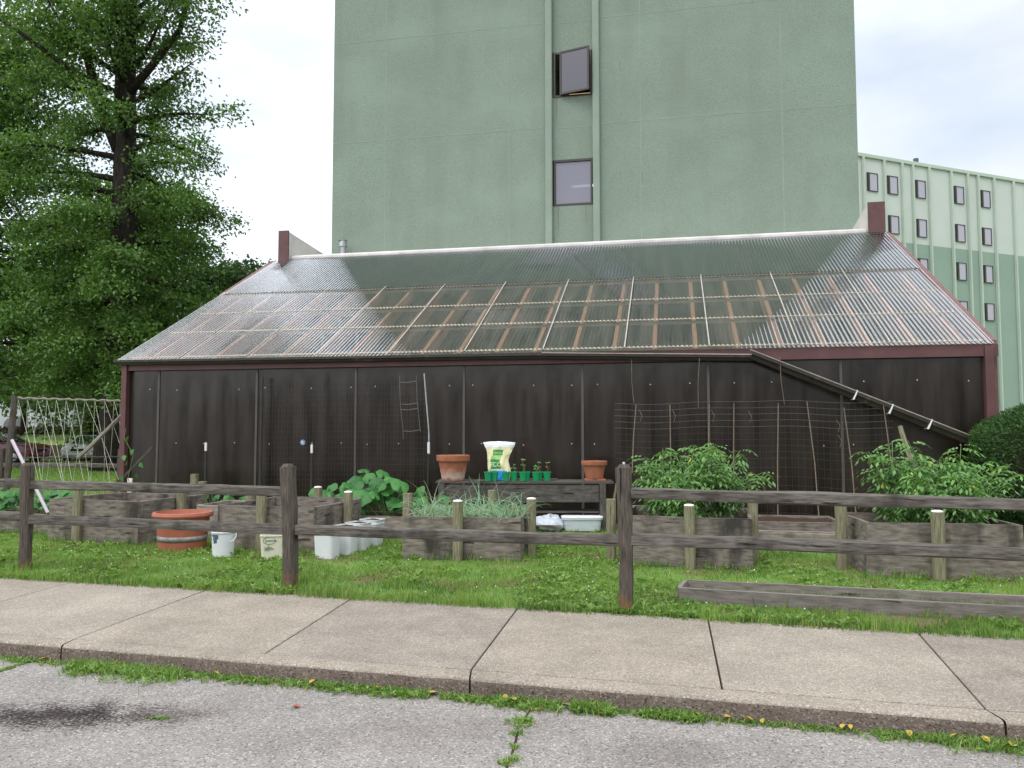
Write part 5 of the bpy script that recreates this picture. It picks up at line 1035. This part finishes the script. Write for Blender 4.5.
car('maroon car with a tall cabin parked behind the left end of the rear fence', (at(-2, 463).x, 41.3, .0), R(-2), M['maroon'], [(-2.28, .3), (2.2, .3), (2.3, .5), (2.28, .8), (2.05, .95), (1.2, 1.05), (.85, 1.08), (-1.5, 1.1), (-2.25, 1.05), (-2.3, .7)], (-1.9, -1.3, .1, 1.0, 1.05, 1.6), 4.6, 1.8)
car('white car facing the camera, half hidden by the big tree trunk', (at(90, 461).x, 44.3, .0), R(-78), M['carwhite'], sedan, (-1.7, -1.1, .2, 1.0, .97, 1.38), 4.6, 1.75)

# ------------------------------------------------------------ grass
def inside_beds(x, y):
    m = np.zeros(len(x), bool)
    for fl, yaw, w, d in BEDS:
        a = R(yaw); dx, dy = x - fl[0], y - fl[1]; lx, ly = dx * math.cos(a) + dy * math.sin(a), -dx * math.sin(a) + dy * math.cos(a); m |= (lx > -.03) & (lx < w + .03) & (ly > -.03) & (ly < d + .03)
    return m
def vnoise(x, y, s): return np.array([noise.noise(Vector((a * s, b * s, .7))) for a, b in zip(x, y)])
def blades(x, y, z, h, w, col, rng, lean=.6):
    n = len(x); az_ = rng.random(n) * 6.283; la = rng.random(n) * 6.283; l = rng.random(n) * lean * h; S = np.column_stack([np.cos(az_), np.sin(az_), np.zeros(n)]) * (w / 2)[:, None]; B = np.column_stack([x, y, z]); T = B + np.column_stack([np.cos(la) * l, np.sin(la) * l, h]); Mi = B * .5 + T * .5 + np.column_stack([-np.cos(la) * l * .18, -np.sin(la) * l * .18, h * .08])
    V = np.stack([B - S, B + S, Mi + S * .8, Mi - S * .8, T], 1).reshape(-1, 3); b = np.arange(n) * 5; F = np.stack([b, b + 1, b + 2, b, b + 2, b + 3, b + 3, b + 2, b + 4], 1).reshape(-1, 3); U = np.stack([np.repeat(col[:, None], 9, 1), np.zeros((n, 9))], 2).reshape(-1, 2); return V, F, U
def join(parts):
    off = 0; Vv, Ff, Uu = [], [], []
    for V, F, U in parts: Vv.append(V); Ff.append(F + off); Uu.append(U); off += len(V)
    return np.vstack(Vv), np.vstack(Ff), np.vstack(Uu)
g_ = np.random.default_rng(5); n_ = 300000; x = g_.uniform(-10.5, 8.5, n_); dfar = g_.random(n_) ** 1.35 * 8; y = far_edge(x) + dfar - .03
ly = -(x - GO.x) * math.sin(GA) + (y - GO.y) * math.cos(GA); keep = (ly < -.05) & ~inside_beds(x, y) & (np.abs(x) < y * .68 + .6)
x, y, dfar = x[keep], y[keep], dfar[keep]; cl = vnoise(x, y, 1.3); cl2 = vnoise(x, y, 5); bare = vnoise(x + 31, y, 1.9) + .35 * vnoise(x, y, 6)
for (ex_, ey_, er_) in ((-2.3, 8.2, .3), (1.0, 7.1, .35), (-5.6, 9.25, .2), (-3.9, 9.0, .35), (-2.9, 8.6, .4), (.3, 7.45, .5), (2.0, 7.0, .3)): bare = bare + .45 * np.exp(-((x - ex_) ** 2 + ((y - ey_) * 2) ** 2) / er_ ** 2)
keep = (bare < .3) | (g_.random(len(x)) < .3)
x, y, dfar, cl, cl2 = x[keep], y[keep], dfar[keep], cl[keep], cl2[keep]; n_ = len(x)
edge = np.exp(-dfar / .18); cl3 = vnoise(x, y + 9, 11); h = (.022 + .035 * g_.random(n_)) * (1 + 1.0 * np.clip(cl2, -.6, 1) + .9 * np.clip(cl3, -.5, 1)) * (1 + .8 * edge); y = y - edge * .1 * g_.random(n_); col = np.clip(.52 + .5 * cl + .5 * cl2 + .4 * cl3 + g_.normal(0, .25, n_), 0, .92); col[g_.random(n_) < .06 + .1 * np.clip(cl, 0, 1)] = .975
p1 = blades(x, y, np.full(n_, -.005), h, g_.uniform(.004, .009, n_), col, g_)
# broadleaf weeds and clover in the grass
def rosettes(x, y, z, rng, size, per=7, colb=.55):
    n = len(x); X = np.repeat(x, per); Y = np.repeat(y, per); Z = np.repeat(z, per); S = np.repeat(size, per); a = rng.random(n * per) * 6.283; C = np.column_stack([X + np.cos(a) * S * .2, Y + np.sin(a) * S * .2, Z + S * .25]); D = np.column_stack([np.cos(a), np.sin(a), rng.uniform(.1, 1.2, n * per)]); return leaves(C, D, np.column_stack([np.zeros(n * per), np.zeros(n * per), np.ones(n * per)]), S * rng.uniform(.5, 1, n * per), S * .38, np.clip(colb + rng.normal(0, .2, n * per), 0, .92))
n2_ = 9000; x2 = g_.uniform(-10, 8, n2_); d2 = g_.random(n2_) ** 1.5 * 6; y2 = far_edge(x2) + d2; cw = vnoise(x2 + 9, y2, .9); k2 = (cw > -.05) & ~inside_beds(x2, y2) & ((-(x2 - GO.x) * math.sin(GA) + (y2 - GO.y) * math.cos(GA)) < -.05); x2, y2 = x2[k2], y2[k2]
p2 = rosettes(x2, y2, np.zeros(len(x2)), g_, g_.uniform(.035, .085, len(x2)))
# tufts round bed feet, posts and the plank frame
cx_, cy_ = [], []
for fl, yaw, w, d in BEDS:
    a = R(yaw); k = int(w * 90)
    for _ in range(k):
        lx, ly_ = rnd.uniform(-.1, w + .1), -abs(rnd.gauss(0, .04)) - .02; cx_.append(fl[0] + lx * math.cos(a) - ly_ * math.sin(a)); cy_.append(fl[1] + lx * math.sin(a) + ly_ * math.cos(a))
    for _ in range(int(d * 50)):
        lx, ly_ = w + abs(rnd.gauss(0, .04)) + .02, rnd.uniform(0, d); cx_.append(fl[0] + lx * math.cos(a) - ly_ * math.sin(a)); cy_.append(fl[1] + lx * math.sin(a) + ly_ * math.cos(a))
for (px_, py_) in fp[1:6]:
    for _ in range(120): cx_.append(px_ + rnd.gauss(0, .1)); cy_.append(py_ + rnd.gauss(0, .1))
a = R(-16.6)
for _ in range(900):
    lx, ly_ = rnd.uniform(0, 5), rnd.uniform(.05, .4); cx_.append(1.58 + lx * math.cos(a) - ly_ * math.sin(a)); cy_.append(7.63 + lx * math.sin(a) + ly_ * math.cos(a))
cx_, cy_ = np.array(cx_), np.array(cy_); n3 = len(cx_); p3 = blades(cx_, cy_, np.zeros(n3), g_.uniform(.06, .15, n3), g_.uniform(.005, .01, n3), np.clip(g_.normal(.5, .25, n3), 0, .92), g_, lean=.9)
o = np_mesh('grass', *join([p1, p2, p3]), M['grass']); tag(o, 'patchy green lawn grass around the raised beds', 'grass', kind='stuff')
# farther lawn grass, coarser
n_ = 60000; x = g_.uniform(-24, -8, n_); y = g_.uniform(13, 38, n_); ok = (-(x - GO.x) * math.sin(GA) + (y - GO.y) * math.cos(GA) < -.1) | ((x - GO.x) * math.cos(GA) + (y - GO.y) * math.sin(GA) < -.3); ok &= ~inside_beds(x, y); x, y = x[ok], y[ok]; n_ = len(x)
o = np_mesh('grass', *blades(x, y, np.zeros(n_), g_.uniform(.04, .1, n_), g_.uniform(.012, .022, n_), np.clip(g_.normal(.6, .25, n_), 0, .92), g_), M['grass']); tag(o, 'open lawn grass left of the greenhouse', 'grass', kind='stuff')
# small white clover flowers
n_ = 90; x = g_.uniform(-7, 5, n_); y = far_edge(x) + g_.uniform(.15, 3.2, n_); ok = ~inside_beds(x, y); x, y = x[ok], y[ok]; V, F, U = leaves(np.column_stack([x, y, np.full(len(x), .055)]), np.column_stack([np.ones(len(x)), np.zeros(len(x)), np.full(len(x), .3)]), np.column_stack([np.zeros(len(x)), np.full(len(x), -1.), np.ones(len(x))]), .012, .012, g_.random(len(x)))
o = np_mesh('clover_flowers', V, F, U, M['white']); tag(o, 'scattered tiny white clover flowers in the lawn', 'flowers', kind='stuff')
# weeds along the kerb and in the road crack
xk, yk, hk = [], [], []
for (u0, u1, dens, hh, dy) in ((-30, 90, 450, .045, .05), (80, 190, 1900, .075, .12), (190, 240, 350, .05, .06), (240, 330, 500, .055, .06), (320, 430, 950, .06, .06), (440, 500, 450, .05, .05), (495, 560, 650, .07, .07), (572, 610, 650, .08, .06), (610, 650, 160, .04, .04), (640, 700, 700, .065, .045), (700, 790, 300, .04, .035), (790, 860, 220, .04, .035), (870, 940, 450, .05, .05), (930, 1060, 1100, .065, .08)):
    a_ = at(u0, 655 + u0 * .09, ROADZ).x; b_ = at(u1, 655 + u1 * .09, ROADZ).x
    for _ in range(dens): x = rnd.uniform(a_, b_); xk.append(x); yk.append(near_edge(x) - abs(rnd.gauss(0, dy)) - .005); hk.append(hh * rnd.uniform(.3, 1))
crack = [at(u, v, ROADZ) for u, v in ((534, 706), (526, 718), (518, 728), (516, 740), (512, 755), (508, 768), (500, 800))]
for (i0, q0, n_, s_) in ((0, .3, 90, .03), (1, .5, 170, .045), (2, .5, 60, .02), (3, .5, 14, .012), (4, .6, 60, .03), (5, .5, 30, .025)):
    p = crack[i0].lerp(crack[i0 + 1], q0)
    for _ in range(n_): xk.append(p.x + rnd.gauss(0, s_)); yk.append(p.y + rnd.gauss(0, s_)); hk.append(rnd.uniform(.01, .035))
for _ in range(200): q = rnd.random(); p = at(0, 672, ROADZ).lerp(at(45, 656, ROADZ), q); xk.append(p.x + rnd.gauss(0, .012)); yk.append(p.y + rnd.gauss(0, .012)); hk.append(rnd.uniform(.008, .025))
p = at(160, 719, ROADZ)
for _ in range(70): xk.append(p.x + rnd.gauss(0, .04)); yk.append(p.y + rnd.gauss(0, .015)); hk.append(rnd.uniform(.008, .02))
xk, yk, hk = map(np.array, (xk, yk, hk)); n_ = len(xk); A = blades(xk, yk, np.full(n_, ROADZ), hk, g_.uniform(.004, .009, n_), np.clip(g_.normal(.5, .27, n_), 0, 1), g_, lean=1.4); s_ = g_.random(n_) < .12; B = rosettes(xk[s_], yk[s_], np.full(s_.sum(), ROADZ), g_, hk[s_] * .7 + .01)
o = np_mesh('kerb_weeds', *join([A, B]), M['weed']); tag(o, 'grass and weeds growing along the foot of the kerb', 'weeds', kind='stuff')
m_ = MB()   # the crack itself and its branch, dirt filled
for path in (crack, [at(u, v, ROADZ) for u, v in ((-20, 678), (0, 672), (18, 664), (45, 656))]):
    for i in range(len(path) - 1):
        a, b = path[i], path[i + 1]
        for k in range(4):
            p = a.lerp(b, k / 4); q = a.lerp(b, (k + 1) / 4); j1 = Vector((.012 * noise.noise(p * 30), 0, .003)); j2 = Vector((.012 * noise.noise(q * 30), 0, .003)); b0 = len(m_.v); w = .007
            m_.v += [tuple(p + j1 + Vector((-w, 0, 0))), tuple(p + j1 + Vector((w, .004, 0))), tuple(q + j2 + Vector((w, .004, 0))), tuple(q + j2 + Vector((-w, 0, 0)))]; m_.face([b0, b0 + 1, b0 + 2, b0 + 3], [(0, 0)] * 4)
struct(m_.build('road_crack', M['soil']))
# fallen leaves: one mesh shape copied
def leaf_shape(m, name='fallen_leaf'):
    l = MB(); out = [(0, -.03), (.014, -.02), (.02, 0), (.014, .02), (0, .034), (-.014, .02), (-.02, 0), (-.014, -.02)]
    l.v = [(x, y, .006 + .012 * abs(x) / .02 + .004 * (y > .02)) for x, y in out] + [(0, 0, .004)]
    for i in range(8): l.face([8, i, (i + 1) % 8], [(0, 0)] * 3)
    l.tube([(0, -.03, .005), (.004, -.05, .008)], .0012, 3); return l.build(name, m)
fl0 = leaf_shape(M['yellow_leaf']); tag(fl0, 'small yellow fallen leaf lying along the kerb weeds', 'leaf', 'yellow leaves along the kerb')
fl1 = leaf_shape(M['rust_leaf']); tag(fl1, 'reddish brown fallen leaf lying out on the asphalt', 'leaf')
lp = [(50, 658), (120, 664), (219, 672), (318, 678), (432, 692), (450, 691), (505, 701), (513, 704), (595, 698), (595, 702), (575, 707), (650, 714), (696, 718), (727, 720), (748, 723), (762, 722), (838, 725), (846, 727), (905, 733), (952, 738), (986, 744), (1012, 750), (540, 712), (80, 662), (380, 686)]
lp.sort(); ordn = 'leftmost second third fourth fifth sixth seventh eighth ninth tenth eleventh twelfth thirteenth fourteenth fifteenth sixteenth seventeenth eighteenth nineteenth twentieth twenty-first twenty-second twenty-third twenty-fourth rightmost'.split()
for i, (u, v) in enumerate(lp):
    p = at(u, v, ROADZ + .01); o = fl0 if i == 0 else copy_tree(fl0); o['label'] = 'small yellow fallen leaf at the foot of the kerb, ' + (ordn[i] + ' of its row' if i in (0, 24) else ordn[i] + ' from the left'); o.location = (p.x, min(p.y, near_edge(p.x) - .03), ROADZ + .012 + rnd.random() * .02); o.rotation_euler = (rnd.uniform(-.5, .5), rnd.uniform(-.5, .5), rnd.random() * 6.28); s_ = rnd.uniform(.6, 1.15); o.scale = (s_,) * 3
p = at(296, 708, ROADZ); fl1.location = (p.x, p.y, ROADZ + .002); fl1.rotation_euler = (0, 0, 1.3); fl1.scale = (1.0,) * 3
